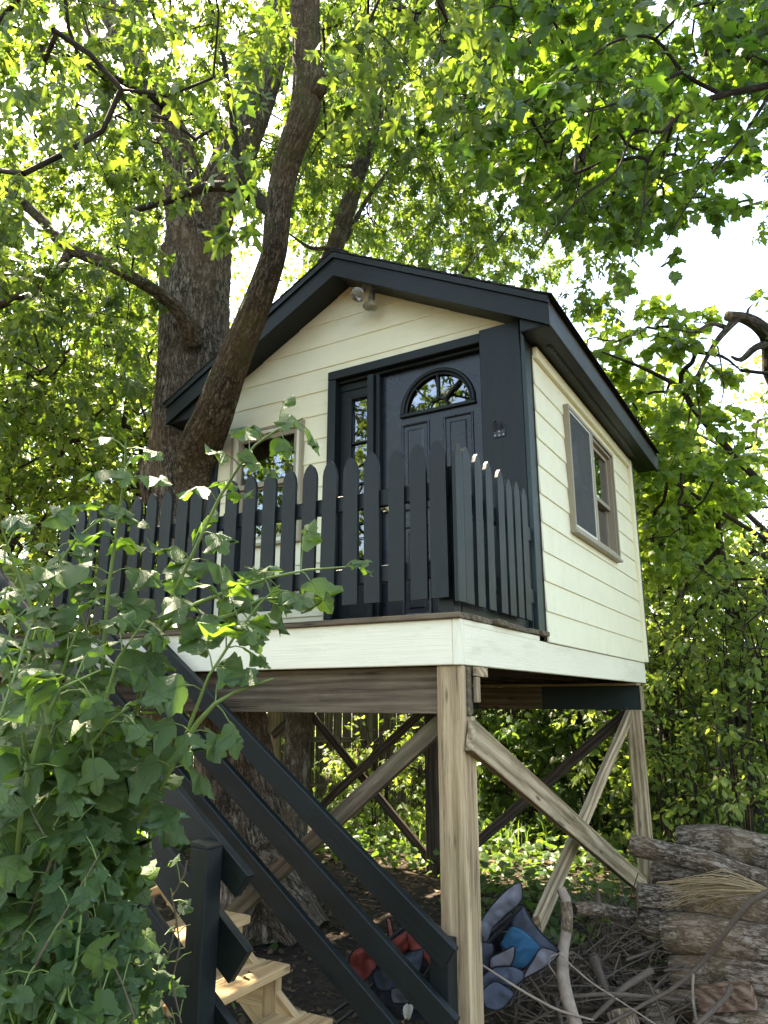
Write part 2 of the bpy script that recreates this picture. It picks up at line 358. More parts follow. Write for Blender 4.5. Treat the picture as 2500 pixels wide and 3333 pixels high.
def fabric(name, col, var=0.2):
    m, n, b = newmat(name)
    wv = n.nodes.new('ShaderNodeTexWave'); wv.inputs['Scale'].default_value = 180; n.links.new(coords(n, 'Object'), wv.inputs['Vector'])
    t = noise_(n, coords(n, 'Object'), 9, 5, 0.65)
    n.links.new(mixc(n, t, [x * (1 - var) * 0.7 for x in col], [x * (1 + var) * 1.15 for x in col]), b.inputs['Base Color'])
    b.inputs['Roughness'].default_value = 0.8; b.inputs['Specular IOR Level'].default_value = 0.25
    bump(n, b, math_(n, 'ADD', math_(n, 'MULTIPLY', t, 3.0), wv.outputs[1]), 0.5, 0.004); return m
F_RED = fabric('faded_red_canvas', (0.27, 0.055, 0.04)); F_GREY = fabric('lilac_grey_canvas', (0.20, 0.195, 0.215))
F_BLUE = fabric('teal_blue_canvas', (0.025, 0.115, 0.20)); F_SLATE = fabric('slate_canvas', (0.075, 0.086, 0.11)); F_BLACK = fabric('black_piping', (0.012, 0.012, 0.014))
F_PINK = fabric('pink_canvas', (0.5, 0.17, 0.13)); F_CREAM = fabric('cream_rag', (0.62, 0.57, 0.45))

# ------------------------------------------------------------------ tubes
def smooth_path(pts, rad, step):
    P = np.asarray(pts, float); r = np.asarray(rad, float)
    if len(P) == 2: P = np.array([P[0], (P[0] + P[1]) / 2, P[1]]); r = np.array([r[0], (r[0] + r[1]) / 2, r[1]])
    E_ = np.vstack([2 * P[0] - P[1], P, 2 * P[-1] - P[-2]]); out = []; ro = []
    for i in range(len(P) - 1):
        p0, p1, p2, p3 = E_[i:i + 4]; n = max(1, int(np.linalg.norm(p2 - p1) / step))
        for k in range(n):
            t = k / n
            out.append(0.5 * (2 * p1 + (p2 - p0) * t + (2 * p0 - 5 * p1 + 4 * p2 - p3) * t * t + (3 * p1 - p0 - 3 * p2 + p3) * t ** 3))
            ro.append(r[i] * (1 - t) + r[i + 1] * t)
    out.append(P[-1]); ro.append(r[-1]); return np.array(out), np.array(ro)
def tube(pts, rad, sides=8, step=0.15, rough=0.0, freq=6.0, seed=0.0, cap=True, raw=False):
    P, r = (np.asarray(pts, float), np.asarray(rad, float)) if raw else smooth_path(pts, rad, step)
    T = np.gradient(P, axis=0); T /= np.linalg.norm(T, axis=1)[:, None] + 1e-9
    ref = P[0] - CAM; ref = ref - T[0] * (ref @ T[0])
    if np.linalg.norm(ref) < 1e-3: ref = np.array([1.0, 0, 0])
    n = len(P); ang = np.linspace(0, 2 * math.pi, sides + 1); V = np.empty((n, sides + 1, 3)); uv = np.empty((n, sides + 1, 2)); l = 0.0
    rm = float(np.mean(r))
    for i in range(n):
        ref = ref - T[i] * (ref @ T[i]); ref /= np.linalg.norm(ref) + 1e-9; b = np.cross(T[i], ref)
        if i: l += np.linalg.norm(P[i] - P[i - 1])
        rr = np.full(sides + 1, r[i])
        if rough:
            for k in range(sides + 1):
                a = ang[k % sides]
                q = Vector((math.cos(a) * freq * 0.5 + seed, math.sin(a) * freq * 0.5, l * 1.3))
                q2 = Vector((math.cos(a) * freq * 1.7 + seed, math.sin(a) * freq * 1.7, l * 2.6))
                rr[k] *= 1 + rough * noise.noise(q) + rough * 0.6 * (0.5 - abs(noise.noise(q2)) * 2)
        V[i] = P[i] + np.outer(np.cos(ang) * rr, ref) + np.outer(np.sin(ang) * rr, b)
        uv[i, :, 0] = ang * rm; uv[i, :, 1] = l
    i, k = np.meshgrid(np.arange(n - 1), np.arange(sides), indexing='ij'); s1 = sides + 1
    F = np.stack([i * s1 + k, i * s1 + k + 1, (i + 1) * s1 + k + 1, (i + 1) * s1 + k], -1).reshape(-1, 4)
    return V.reshape(-1, 3), F, uv.reshape(-1, 2)
class Tubes:
    def __init__(s): s.V = []; s.F = []; s.U = []; s.n = 0
    def add(s, *a, **k):
        v, f, u = tube(*a, **k); s.V.append(v); s.F.append(f + s.n); s.U.append(u); s.n += len(v); return s
    def mesh(s, name, mat): return mesh_np(name, np.vstack(s.V), np.vstack(s.F), mat, np.vstack(s.U), smooth=True)
def tube_obj(name, parent, pts, rad, mat, sides=8, step=0.15, rough=0.0, freq=6.0, seed=0.0, label=None):
    return link(name, Tubes().add(pts, rad, sides, step, rough, freq, seed).mesh(name, mat), parent, None, label)

# ------------------------------------------------------------------ leaf shapes (x across, y along the midrib, unit length)
def maple_outline(deep):
    if deep > 0:
        return [(0, 0), (0.08, -0.02), (0.20, -0.09), (0.31, -0.06), (0.22, 0.04), (0.13, 0.12), (0.25, 0.17), (0.37, 0.22), (0.52, 0.43), (0.37, 0.37), (0.33, 0.46), (0.22, 0.37),
                (0.085, 0.36), (0.12, 0.52), (0.25, 0.66), (0.15, 0.68), (0.12, 0.80), (0, 1.0)]
    return [(0, 0), (0.10, -0.04), (0.30, -0.10), (0.26, 0.03), (0.44, 0.08), (0.38, 0.19), (0.56, 0.30), (0.44, 0.36), (0.46, 0.52), (0.33, 0.49),
            (0.21, 0.47), (0.22, 0.58), (0.27, 0.72), (0.15, 0.73), (0.09, 0.86), (0, 1.0)]
def viburnum_outline():
    return [(0, 0), (0.10, -0.05), (0.24, -0.03), (0.34, 0.07), (0.36, 0.17), (0.46, 0.26), (0.46, 0.36), (0.55, 0.46), (0.60, 0.63), (0.47, 0.58), (0.40, 0.60), (0.32, 0.54), (0.20, 0.47),
            (0.25, 0.58), (0.22, 0.66), (0.25, 0.75), (0.15, 0.82), (0.11, 0.91), (0, 1.0)]
def ovate_outline(): return [(0, 0), (0.2, 0.1), (0.31, 0.32), (0.27, 0.6), (0.13, 0.85), (0, 1.0)]
def heart_outline(): return [(0, 0), (0.2, -0.1), (0.42, 0.02), (0.48, 0.3), (0.34, 0.62), (0.15, 0.86), (0, 1.0)]
def template(half, fold, droop, curl, jit, rng):
    R = [(x * (1 + rng.uniform(-jit, jit)), y + rng.uniform(-jit, jit) * 0.12) for x, y in half[1:-1]]
    Lh = [(-x * (1 + rng.uniform(-jit, jit)), y + rng.uniform(-jit, jit) * 0.12) for x, y in half[1:-1]]
    out = [half[0]] + R + [half[-1]] + Lh[::-1]
    mids = [(0, 0.3), (0, 0.62)]
    pts = out + mids; n = len(out); k = len(half) - 1
    def z(x, y): return -fold * abs(x) - droop * y * y + curl * math.sin(x * 7 + y * 5) * 0.5 * abs(x)
    V = np.array([(x, y, z(x, y)) for x, y in pts]); F = []
    def md(i): return n if 0.5 * (out[i][1] + out[(i + 1) % n][1]) < 0.46 else n + 1
    for i in range(n):
        j = (i + 1) % n; m = md(i); F.append((i, j, m))
    # bridge between the two midrib points on each side
    for s in (1, -1):
        rngi = range(0, n)
        for i in rngi:
            j = (i + 1) % n
            a, b = md(i - 1 if i else n - 1), md(i)
            if a != b and 0 < i < n and ((i <= k) == (s == 1)): F.append((a, i, b))
    return V, np.array(F, np.int32)
def quad_leaf(fold=0.25):
    return np.array([(0, 0, 0), (0.3, 0.45, -0.3 * fold), (0, 1, -0.1), (-0.3, 0.45, -0.3 * fold), (0, 0.5, 0)], float), np.array([(0, 1, 4), (1, 2, 4), (2, 3, 4), (3, 0, 4)], np.int32)
_tr = random.Random(5)
T_SILVER = [template(maple_outline(1.0), 0.15 + 0.1 * i, 0.2 + 0.12 * i, 0.6, 0.10, _tr) for i in range(3)]
T_NORWAY = [template(maple_outline(-0.3), 0.15 + 0.1 * i, 0.15 + 0.12 * i, 0.4, 0.10, _tr) for i in range(3)]
T_SHRUB = [template(viburnum_outline(), 0.10 + 0.09 * i, 0.12 + 0.12 * i, 0.8, 0.14, _tr) for i in range(4)]
T_OVATE = [template(ovate_outline(), 0.2 + 0.15 * i, 0.15 + 0.1 * i, 0.4, 0.10, _tr) for i in range(2)]
T_HEART = [template(heart_outline(), 0.2 + 0.15 * i, 0.2 + 0.1 * i, 0.5, 0.10, _tr) for i in range(2)]
T_QUAD = [quad_leaf(0.2), quad_leaf(0.6)]
def norm(a): return a / (np.linalg.norm(a, axis=-1, keepdims=True) + 1e-9)
class Leaves:
    def __init__(s): s.p = []; s.y = []; s.n = []; s.s = []; s.t = []
    def add(s, p, y, n, size, tint): s.p.append(p); s.y.append(y); s.n.append(n); s.s.append(size); s.t.append(tint)
    def arrays(s):
        P = np.vstack(s.p); Y = norm(np.vstack(s.y)); N = np.vstack(s.n); N = norm(N - Y * np.sum(N * Y, 1)[:, None]); X = np.cross(Y, N)
        return P, X, Y, N, np.concatenate(s.s), np.concatenate(s.t)
    def build(s, parent, templ, mat, rng, name='crown', singles=0, single_name='leaf', kind=None):
        P, X, Y, N, sz, ti = s.arrays(); k = len(P); tid = rng.integers(0, len(templ), k)
        keep = np.ones(k, bool)
        if singles:
            px, py, w = project(P)
            ok = (w > 0.3) & (px > 0) & (px < 2500) & (py > 0) & (py < 3333)
            sc = np.where(ok, sz / np.maximum(w, .3), 0); idx = np.argsort(-sc)[:singles]; idx = idx[sc[idx] > 0]; keep[idx] = False
            cache = {}
            for i in idx:
                q = min(4, int(ti[i] * 5)); key = (tid[i], q)
                if key not in cache:
                    tv, tf = templ[tid[i]]; cache[key] = mesh_np(single_name, tv, tf, mat, tv[:, :2], np.full(len(tv), q / 4.0), True)
                a, b, c = X[i] * sz[i], Y[i] * sz[i], N[i] * sz[i]
                M = Matrix(((a[0], b[0], c[0], P[i][0]), (a[1], b[1], c[1], P[i][1]), (a[2], b[2], c[2], P[i][2]), (0, 0, 0, 1)))
                link(single_name, cache[key], parent, M)
        Vs, Fs, Us, Ts, off = [], [], [], [], 0
        for j, (tv, tf) in enumerate(templ):
            m = keep & (tid == j); c = int(m.sum())
            if not c: continue
            pv = P[m][:, None] + sz[m][:, None, None] * (tv[None, :, 0:1] * X[m][:, None] + tv[None, :, 1:2] * Y[m][:, None] + tv[None, :, 2:3] * N[m][:, None])
            Vs.append(pv.reshape(-1, 3)); nv = len(tv)
            Fs.append((tf[None] + (np.arange(c) * nv)[:, None, None]).reshape(-1, 3) + off)
            Us.append(np.tile(tv[:, :2], (c, 1))); Ts.append(np.repeat(ti[m], nv)); off += c * nv
        if not Vs: return None
        me = mesh_np(name, np.vstack(Vs), np.vstack(Fs), mat, np.vstack(Us), np.concatenate(Ts), True)
        o = link(name, me, parent)
        if kind: o['kind'] = kind
        return o
    def drop(s, polys):
        P = np.vstack(s.p); u, v, w = project(P); k = np.ones(len(P), bool)
        for q in polys: k &= ~inpoly(u, v, q)
        s.p = [P[k]]; s.y = [np.vstack(s.y)[k]]; s.n = [np.vstack(s.n)[k]]; s.s = [np.concatenate(s.s)[k]]; s.t = [np.concatenate(s.t)[k]]; return s
    def count(s): return sum(len(p) for p in s.p)

def inpoly(px, py, poly):
    c = np.zeros(np.shape(px), bool); j = len(poly) - 1
    for i in range(len(poly)):
        xi, yi = poly[i]; xj, yj = poly[j]
        c ^= ((yi > py) != (yj > py)) & (px < (xj - xi) * (py - yi) / ((yj - yi) or 1e-9) + xi); j = i
    return c

def grow(root, limbs, C, rng, templ, lmat, size, nleaf, twigmat, spray=0.55, droop=0.5, singles=0, twig_r=0.006, flat=0.5, maxr=0.05, tint=None, twigs=True, crown_kind='stuff'):
    """joins the clump centres C to the limbs as a branching tree and hangs a leafy spray on each"""
    nodes = []; 
    for pts, rad in limbs:
        P, r = smooth_path(pts, rad, 0.3); nodes += list(P[len(P) // 4:])
    nodes = np.array(nodes); nl = len(nodes); n = len(C)
    allp = np.vstack([nodes, C]); par = np.full(len(allp), -1)
    best = np.full(n, 1e9); bp = np.zeros(n, int)
    for i in range(n):
        d = np.linalg.norm(nodes - C[i], axis=1); k = d.argmin(); best[i] = d[k]; bp[i] = k
    done = np.zeros(n, bool); order = []
    for _ in range(n):
        i = np.where(done, 1e9, best).argmin(); done[i] = True; par[nl + i] = bp[i]; order.append(i)
        d = np.linalg.norm(C - C[i], axis=1) * 1.05; u = (~done) & (d < best); best[u] = d[u]; bp[u] = nl + i
    cnt = np.ones(len(allp))
    for i in order[::-1]: cnt[par[nl + i]] += cnt[nl + i]
    T = Tubes(); L = Leaves(); 
    for i in order:
        q = C[i]; p = allp[par[nl + i]]; d = q - p; ln = np.linalg.norm(d)
        r1 = min(maxr, twig_r * cnt[nl + i] ** 0.5); r0 = min(maxr, r1 * 1.15)
        mid = p + d * 0.5 + rng.normal(0, 0.07, 3) * ln + np.array([0, 0, 0.06 * ln])
        if twigs: T.add([p, mid, q], [r0, (r0 + r1) / 2, r1], 5 if r1 < 0.02 else 7, 0.22)
        dn = d / (ln + 1e-9) if ln > 0.05 else norm(rng.normal(0, 1, 3))
        for s_ in range(2):
            dr = norm(dn * 0.8 + rng.normal(0, 0.6, 3) + np.array([0, 0, -0.25 * droop])); Ls = spray * rng.uniform(0.6, 1.2)
            e = q + dr * Ls + np.array([0, 0, -0.12 * Ls * droop])
            if twigs: T.add([q, q + dr * Ls * 0.5, e], [twig_r * .8, twig_r * .6, twig_r * 0.4], 3, 0.4)
            m = max(2, int(nleaf * rng.uniform(0.35, 0.65)))
            t = np.sqrt(rng.uniform(0.02, 1.0, m))[:, None]
            pos = q + (e - q) * t
            side = norm(np.cross(np.tile(dr, (m, 1)), np.array([0, 0, 1.0]))) * np.where(np.arange(m) % 2, 1, -1)[:, None]
            out = norm(side * 0.8 + dr * 0.6 + rng.normal(0, 0.45, (m, 3)))
            pos = pos + out * size * rng.uniform(0.2, 0.8, (m, 1))
            yd = norm(out * flat + np.array([0, 0, -1.0]) * droop * rng.uniform(0.3, 1.3, (m, 1)) + rng.normal(0, 0.2, (m, 3)))
            nn = np.array([0, 0, 1.0]) + rng.normal(0, 0.45, (m, 3)) + out * 0.25
            tt = np.clip(rng.normal(0.45, 0.25, m), 0, 1)
            L.add(pos, yd, nn, size * rng.uniform(0.65, 1.2, m), tt)
    if twigs and T.n:
        o = link('twigs', T.mesh('twigs', twigmat), root); o['kind'] = 'stuff'
    L.build(root, templ, lmat, rng, 'crown', singles, 'leaf', crown_kind)
    return L.count()

# ------------------------------------------------------------------ ground
def gz(x, y):
    return -0.06 + 0.05 * noise.noise(Vector((x * 0.35, y * 0.35, 3.1))) + 0.02 * noise.noise(Vector((x * 1.7, y * 1.7, 1.0))) + max(0.0, math.hypot(x, y) - 9) * 0.012
_k = np.linspace(-1, 1, 171); _g = np.sinh(_k * 5.2) / np.sinh(5.2) * 420
gx, gy = np.meshgrid(_g, _g, indexing='ij')
GV = np.array([(x, y, gz(x, y)) for x, y in zip(gx.ravel(), gy.ravel())])
n_ = len(_g); ii, kk = np.meshgrid(np.arange(n_ - 1), np.arange(n_ - 1), indexing='ij')
GF = np.stack([ii * n_ + kk, (ii + 1) * n_ + kk, (ii + 1) * n_ + kk + 1, ii * n_ + kk + 1], -1).reshape(-1, 4)
tag(link('ground', mesh_np('ground', GV, GF, GROUND, smooth=True)), kind='structure')

# ------------------------------------------------------------------ the cabin
FX0, FX1 = -2.81, 0.0            # front wall, left and right edge
BY = 2.90                        # back of the house
ZD = 2.0                         # deck surface
RX, RZ, SL = -1.49, 4.84, 0.526  # ridge x, underside of the rake board at the ridge, slope
def rake(x): return RZ - abs(x - RX) * SL
EAVE_R, EAVE_L = 0.211, -3.23
cabin = empty('tree_house', (-1.4, 1.4, ZD), 'small cream clapboard cabin with charcoal trim and gable roof raised on wooden posts', 'tree house')
def clip(poly, f):
    out = []
    for i in range(len(poly)):
        a, b = poly[i], poly[(i + 1) % len(poly)]; fa, fb = f(a), f(b)
        if fa >= 0: out.append(a)
        if (fa >= 0) != (fb >= 0):
            t = fa / (fa - fb); out.append((a[0] + (b[0] - a[0]) * t, a[1] + (b[1] - a[1]) * t))
    return out
def rect_minus(r, hole):
    x0, x1, z0, z1 = r; a0, a1, b0, b1 = hole
    if a1 <= x0 or a0 >= x1 or b1 <= z0 or b0 >= z1: return [r]
    o = []
    if a0 > x0: o.append((x0, a0, z0, z1))
    if a1 < x1: o.append((a1, x1, z0, z1))
    m0, m1 = max(a0, x0), min(a1, x1)
    if b0 > z0: o.append((m0, m1, z0, b0))
    if b1 < z1: o.append((m0, m1, b1, z1))
    return o
def lap_board(parent, plane, u0, u1, z0, z1, holes, cuts=()):
    """one clapboard: thick at its lower edge, thin at the top; plane maps (u, z, out) to the world"""
    rs = [(u0, u1, z0, z1 + 0.022)]
    for h in holes: rs = [q for r in rs for q in rect_minus(r, h)]
    for (a, b, c, d) in rs:
        V, F = [], []
        poly = [(a, c), (b, c), (b, c + 0.004), (b, d), (a, d), (a, c + 0.004)]
        for f in cuts: poly = clip(poly, f)
        if len(poly) < 3: continue
        n = len(poly)
        for (u, z) in poly:
            e = 0.003 if z < z0 + 0.001 else 0.0
            V.append(plane(u, z, 0.0145 - 0.0095 * (z - z0) / (z1 - z0) - e))
        for (u, z) in poly: V.append(plane(u, z, 0.002))
        F.append(tuple(range(n))); F.append(tuple(range(2 * n - 1, n - 1, -1)))
        for i in range(n):
            j = (i + 1) % n; F.append((i, n + i, n + j, j))
        link('siding_board', mesh_py('siding_board', V, F, CREAM), parent)
DOOR_H = (-1.663, -0.31, ZD - 0.1, 4.128)
WIN_F = (-2.640, -1.905, 2.785, 3.785)
WIN_R = (0.640, 2.020, 2.785, 3.752)
def wall_panel(name, rects, mapf, t, label=None):
    V, F = [], []
    for (a, b, c, d) in rects:
        k = len(V)
        for o in (0.0, -t):
            V += [mapf(a, c, o), mapf(b, c, o), mapf(b, d, o), mapf(a, d, o)]
        F += [(k, k + 1, k + 2, k + 3), (k + 7, k + 6, k + 5, k + 4), (k, k + 4, k + 5, k + 1), (k + 1, k + 5, k + 6, k + 2), (k + 2, k + 6, k + 7, k + 3), (k + 3, k + 7, k + 4, k)]
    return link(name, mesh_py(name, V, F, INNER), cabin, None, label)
pf = lambda u, z, o: (u, -o, z)
ps = lambda u, z, o: (o, u, z)
# front wall core with openings, then its boards as pieces of the wall
rs = [(FX0, FX1 - 0.02, ZD - 0.25, 3.95)]
for h in (DOOR_H, WIN_F): rs = [q for r in rs for q in rect_minus(r, h)]
fw = wall_panel('wall', rs, pf, 0.07, 'front wall with the door')
z = 2.0; k = 0
cutr = [lambda p: rake(p[0]) + 0.06 - p[1]]
while z < 4.9:
    lap_board(fw, pf, FX0, -0.30 if z < 4.0 else FX1, z, z + 0.2, (DOOR_H, WIN_F), [lambda p: (RZ + 0.06 + (RX - p[0]) * SL) - p[1], lambda p: (RZ + 0.06 + (p[0] - RX) * SL) - p[1]])
    z += 0.2
# gable core
V = [(FX0, 0.0, 3.95), (FX1 - .02, 0.0, 3.95), (FX1 - .02, 0, rake(FX1)), (RX, 0, RZ + .03), (FX0, 0, rake(FX0))]
Vb = [(x, 0.07, zz) for x, y, zz in V]; n = 5
rg = [(a, b, c, d) for (a, b, c, d) in rect_minus((FX0, FX1 - 0.02, 3.951, 4.13), DOOR_H)]
wall_panel('gable_wall', rg, pf, 0.07)
V = [(FX0 + .2, 0.0, 4.131), (FX1 - .3, 0.0, 4.131), (RX, 0, RZ + .03)]; V += [(x, 0.07, zz) for x, y, zz in V]
link('gable_wall', mesh_py('gable_wall', V, [(0, 1, 2), (5, 4, 3), (0, 3, 4, 1), (1, 4, 5, 2), (2, 5, 3, 0)], INNER), cabin)
# right wall
rs = rect_minus((0.0, BY, 1.90, 3.95), WIN_R)
rw = wall_panel('wall', rs, ps, 0.07, 'right wall with the twin window')
z = 1.941
while z < 3.85:
    lap_board(rw, ps, -0.005, BY - 0.075, z, min(z + 0.192, 3.93), (WIN_R,)); z += 0.192
bx('frieze_board', cabin, 0.004, 0.036, 0.0, BY - 0.075, 3.862, 3.944, CREAM, grain='y')
bx('corner_strip', cabin, 0.0, 0.040, BY - 0.073, BY + 0.0, 1.944, 3.945, CREAM, grain='z')
bx('corner_strip', cabin, -0.10, 0.042, BY + 0.003, BY + 0.04, 1.94, 3.944, GREENP, grain='z', label='dark green rear corner board')
lw = wall_panel('wall', [(0.0, BY, 1.90, 3.95)], lambda u, z, o: (FX0 - o, u, z), 0.07, 'left wall beside the trunk')
for i in range(10): lap_board(lw, lambda u, z, o: (FX0 - o, u, z), 0.0, BY, 1.96 + 0.2 * i, 2.16 + 0.2 * i if i < 9 else 3.93, ())
bw = wall_panel('wall', rect_minus((FX0, FX1, 1.90, 3.95), (-1.9, -0.9, 2.8, 3.7)), lambda u, z, o: (u, BY + o, z), 0.07, 'back wall')
for i in range(10): lap_board(bw, lambda u, z, o: (u, BY + o, z), FX0, FX1 - 0.11, 1.96 + 0.2 * i, 2.16 + 0.2 * i if i < 9 else 3.93, ((-1.9, -0.9, 2.8, 3.7),))
V = [(FX0, BY, 3.951), (FX1, BY, 3.951), (FX1, BY, rake(FX1)), (RX, BY, RZ + .02), (FX0, BY, rake(FX0))]; V += [(x, BY - 0.05, zz) for x, y, zz in V]
link('gable_wall', mesh_py('gable_wall', V, [(0, 1, 2, 3, 4), (9, 8, 7, 6, 5)] + [(i, 5 + i, 5 + (i + 1) % 5, (i + 1) % 5) for i in range(5)], CREAM), cabin)
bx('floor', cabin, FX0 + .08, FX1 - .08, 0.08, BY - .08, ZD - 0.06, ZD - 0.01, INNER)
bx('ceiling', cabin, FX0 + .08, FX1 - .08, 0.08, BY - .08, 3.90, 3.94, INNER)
bx('corner_strip', cabin, FX0 - 0.10, FX0 + 0.0, -0.04, -0.003, ZD - .03, 4.05, DARK, grain='z', label='charcoal strip at the left edge of the front wall')  # narrow charcoal upright just left of the front siding
# wide built-up corner post at the door
bx('corner_post', cabin, -0.33, -0.036, -0.135, -0.012, 1.972, 4.10, DARK, 0.005, grain='z')
bx('corner_trim', cabin, -0.0355, -0.004, -0.128, -0.010, 1.974, 4.05, GREENP, 0.004, grain='z')
hs = bx('hasp', cabin, -0.245, -0.165, -0.142, -0.1375, 3.285, 3.335, BLACKM, 0.001)
for dx_, dz_ in ((-.03, -.012), (0.0, -.014), (.03, -.012), (0.0, .012)):
    bx('screw', hs, -0.205 + dx_ - .004, -0.205 + dx_ + .004, -0.1455, -0.1425, 3.31 + dz_ - .004, 3.31 + dz_ + .004, METAL, 0.001)
tube_obj('shackle', hs, [(-0.235, -0.145, 3.33), (-0.236, -0.162, 3.375), (-0.215, -0.166, 3.398), (-0.196, -0.162, 3.375), (-0.198, -0.147, 3.335)], [0.007] * 5, BLACKM, 7, 0.01)
# door casing, mullion, sidelight and slab
cas = bx('door_casing', cabin, DOOR_H[0], DOOR_H[1] - 0.022, -0.052, 0.055, 4.053, 4.128, DARK, 0.006)
bx('door_casing', cabin, DOOR_H[0], DOOR_H[0] + 0.073, -0.050, 0.055, ZD + .002, 4.052, DARK, 0.006, grain='z')
bx('door_casing', cabin, -0.352, -0.332, -0.050, 0.055, ZD + .002, 4.052, DARK, 0.004, grain='z')
bx('door_stop', cabin, -1.588, -0.354, 0.0, 0.06, 4.028, 4.0525, DARK, 0.004)
bx('mullion', cabin, -1.300, -1.245, -0.045, 0.058, ZD + .002, 4.027, DARK, 0.006, grain='z')
bx('mullion', cabin, -1.243, -1.210, -0.010, 0.058, ZD + .002, 4.027, DARK, 0.004, grain='z')
sd = link('sidelight', box_mesh(0.285, 0.04, 0.06, DARK), cabin, Matrix.Translation((-1.4445, 0.05, 4.0)))
bx('side_stile', sd, -1.588, -1.500, 0.035, 0.07, ZD + .01, 3.968, DARK, grain='z'); bx('top_rail', sd, -1.499, -1.302, 0.035, 0.07, 3.905, 3.968, DARK)
bx('side_panel', sd, -1.499, -1.302, 0.035, 0.07, ZD + .01, 2.60, DARK, grain='z')
for x0, x1, z0, z1 in ((-1.5, -1.483, 2.605, 3.90), (-1.318, -1.302, 2.605, 3.90)): bx('glazing_bead', sd, x0, x1, 0.022, 0.052, z0, z1, DARK, grain='z')
for zz in (3.893, 2.612): bx('glazing_bead', sd, -1.482, -1.319, 0.023, 0.052, zz - .008, zz + .008, DARK)
for zz in (3.52, 3.19, 2.88): bx('muntin', sd, -1.482, -1.319, 0.030, 0.050, zz - .008, zz + .008, DARK)
bx('pane', sd, -1.482, -1.319, 0.054, 0.058, 2.62, 3.885, DGLASS, 0)
# door slab: a board with a half-round hole, built as a ring of faces
door = None
def slab():
    x0, x1, z0, z1 = -1.208, -0.354, ZD + 0.01, 4.026; cx, cz, r = -0.745, 3.675, 0.272
    bm = bmesh.new()
    def quad(a): 
        vs = [bm.verts.new(p) for p in a]; bm.faces.new(vs)
    Y = 0.045
    quad([(x0, Y, z0), (x1, Y, z0), (x1, Y, cz), (x0, Y, cz)])
    N = 24; arc = [(cx + r * math.cos(math.pi * i / N), cz + r * math.sin(math.pi * i / N)) for i in range(N + 1)]
    def outer(p):
        dx, dz = p[0] - cx, p[1] - cz; t = 1e9
        if dx > 1e-6: t = min(t, (x1 - cx) / dx)
        if dx < -1e-6: t = min(t, (x0 - cx) / dx)
        if dz > 1e-6: t = min(t, (z1 - cz) / dz)
        return (cx + dx * t, cz + dz * t)
    ou = [outer(p) for p in arc]
    for i in range(N):
        a, b, c, d = arc[i], ou[i], ou[i + 1], arc[i + 1]
        pts = [(a[0], Y, a[1]), (b[0], Y, b[1])]
        if abs(b[0] - c[0]) > 1e-5 and abs(b[1] - c[1]) > 1e-5: pts.append((x1 if b[0] > cx else x0, Y, z1))
        pts += [(c[0], Y, c[1]), (d[0], Y, d[1])]
        quad(pts)
        quad([(a[0], Y, a[1]), (d[0], Y, d[1]), (d[0], Y + .04, d[1]), (a[0], Y + .04, a[1])])
    me = bpy.data.meshes.new('door'); bmesh.ops.remove_doubles(bm, verts=bm.verts, dist=1e-5); bmesh.ops.recalc_face_normals(bm, faces=bm.faces)
    bm.to_mesh(me); bm.free(); me.materials.append(DOORP)
    return link('door', me, cabin), cx, cz, r
door, fcx, fcz, fr = slab()
arcp = [(fcx + (fr + .018) * math.cos(math.pi * i / 20), 0.040, fcz + (fr + .018) * math.sin(math.pi * i / 20)) for i in range(21)]
tube_obj('fanlight_trim', door, arcp, [0.017] * 21, DARK, 8, 0.03)
arcp = [(fcx + (fr - .008) * math.cos(math.pi * i / 20), 0.047, fcz + (fr - .008) * math.sin(math.pi * i / 20)) for i in range(21)]
tube_obj('fanlight_trim', door, arcp, [0.009] * 21, DARK, 6, 0.03)
bx('fanlight_trim', door, fcx - fr - .036, fcx + fr + .036, 0.022, 0.058, fcz - .034, fcz - .004, DARK, 0.006)
arcp = [(fcx + .075 * math.cos(math.pi * i / 12), 0.050, fcz + .075 * math.sin(math.pi * i / 12)) for i in range(13)]
tube_obj('muntin', door, arcp, [0.007] * 13, DARK, 6, 0.02)
for a in (45, 90, 135):
    c, s_ = math.cos(math.radians(a)), math.sin(math.radians(a))
    board('muntin', door, (fcx + .075 * c, 0.052, fcz + .075 * s_), (fcx + (fr - .004) * c, 0.052, fcz + (fr - .004) * s_), 0.013, 0.02, DARK, up=(s_ or .01, 0, -c if c else 0.01))
N = 24; V = [(fcx, 0.068, fcz)] + [(fcx + fr * math.cos(math.pi * i / N), 0.068, fcz + fr * math.sin(math.pi * i / N)) for i in range(N + 1)]
V += [(x, 0.072, zz) for x, y, zz in V]; m = N + 2
link('pane', mesh_py('pane', V, [(0, i, i + 1) for i in range(1, N + 1)] + [(m, m + i + 1, m + i) for i in range(1, N + 1)], DGLASS), door)
def raised_panel(x0, x1, z0, z1):
    V, F = [], []
    for k, (ins, y) in enumerate(((-0.012, 0.046), (-0.008, 0.036), (0.0, 0.033), (0.008, 0.037), (0.014, 0.052), (0.034, 0.050), (0.052, 0.036))):
        V += [(x0 + ins, y, z0 + ins), (x1 - ins, y, z0 + ins), (x1 - ins, y, z1 - ins), (x0 + ins, y, z1 - ins)]
        if k:
            b = 4 * k
            for i in range(4): F.append((b - 4 + i, b - 4 + (i + 1) % 4, b + (i + 1) % 4, b + i))
    F.append((len(V) - 4, len(V) - 3, len(V) - 2, len(V) - 1))
    link('raised_panel', mesh_py('raised_panel', V, F, DOORP), door)
for a, b in ((-1.035, -0.822), (-0.690, -0.474)):
    raised_panel(a, b, 2.93, 3.580); raised_panel(a, b, 2.17, 2.80)
lk = bx('lock_plate', door, -1.196, -1.146, 0.020, 0.044, 2.93, 3.0, BRASS, 0.004)
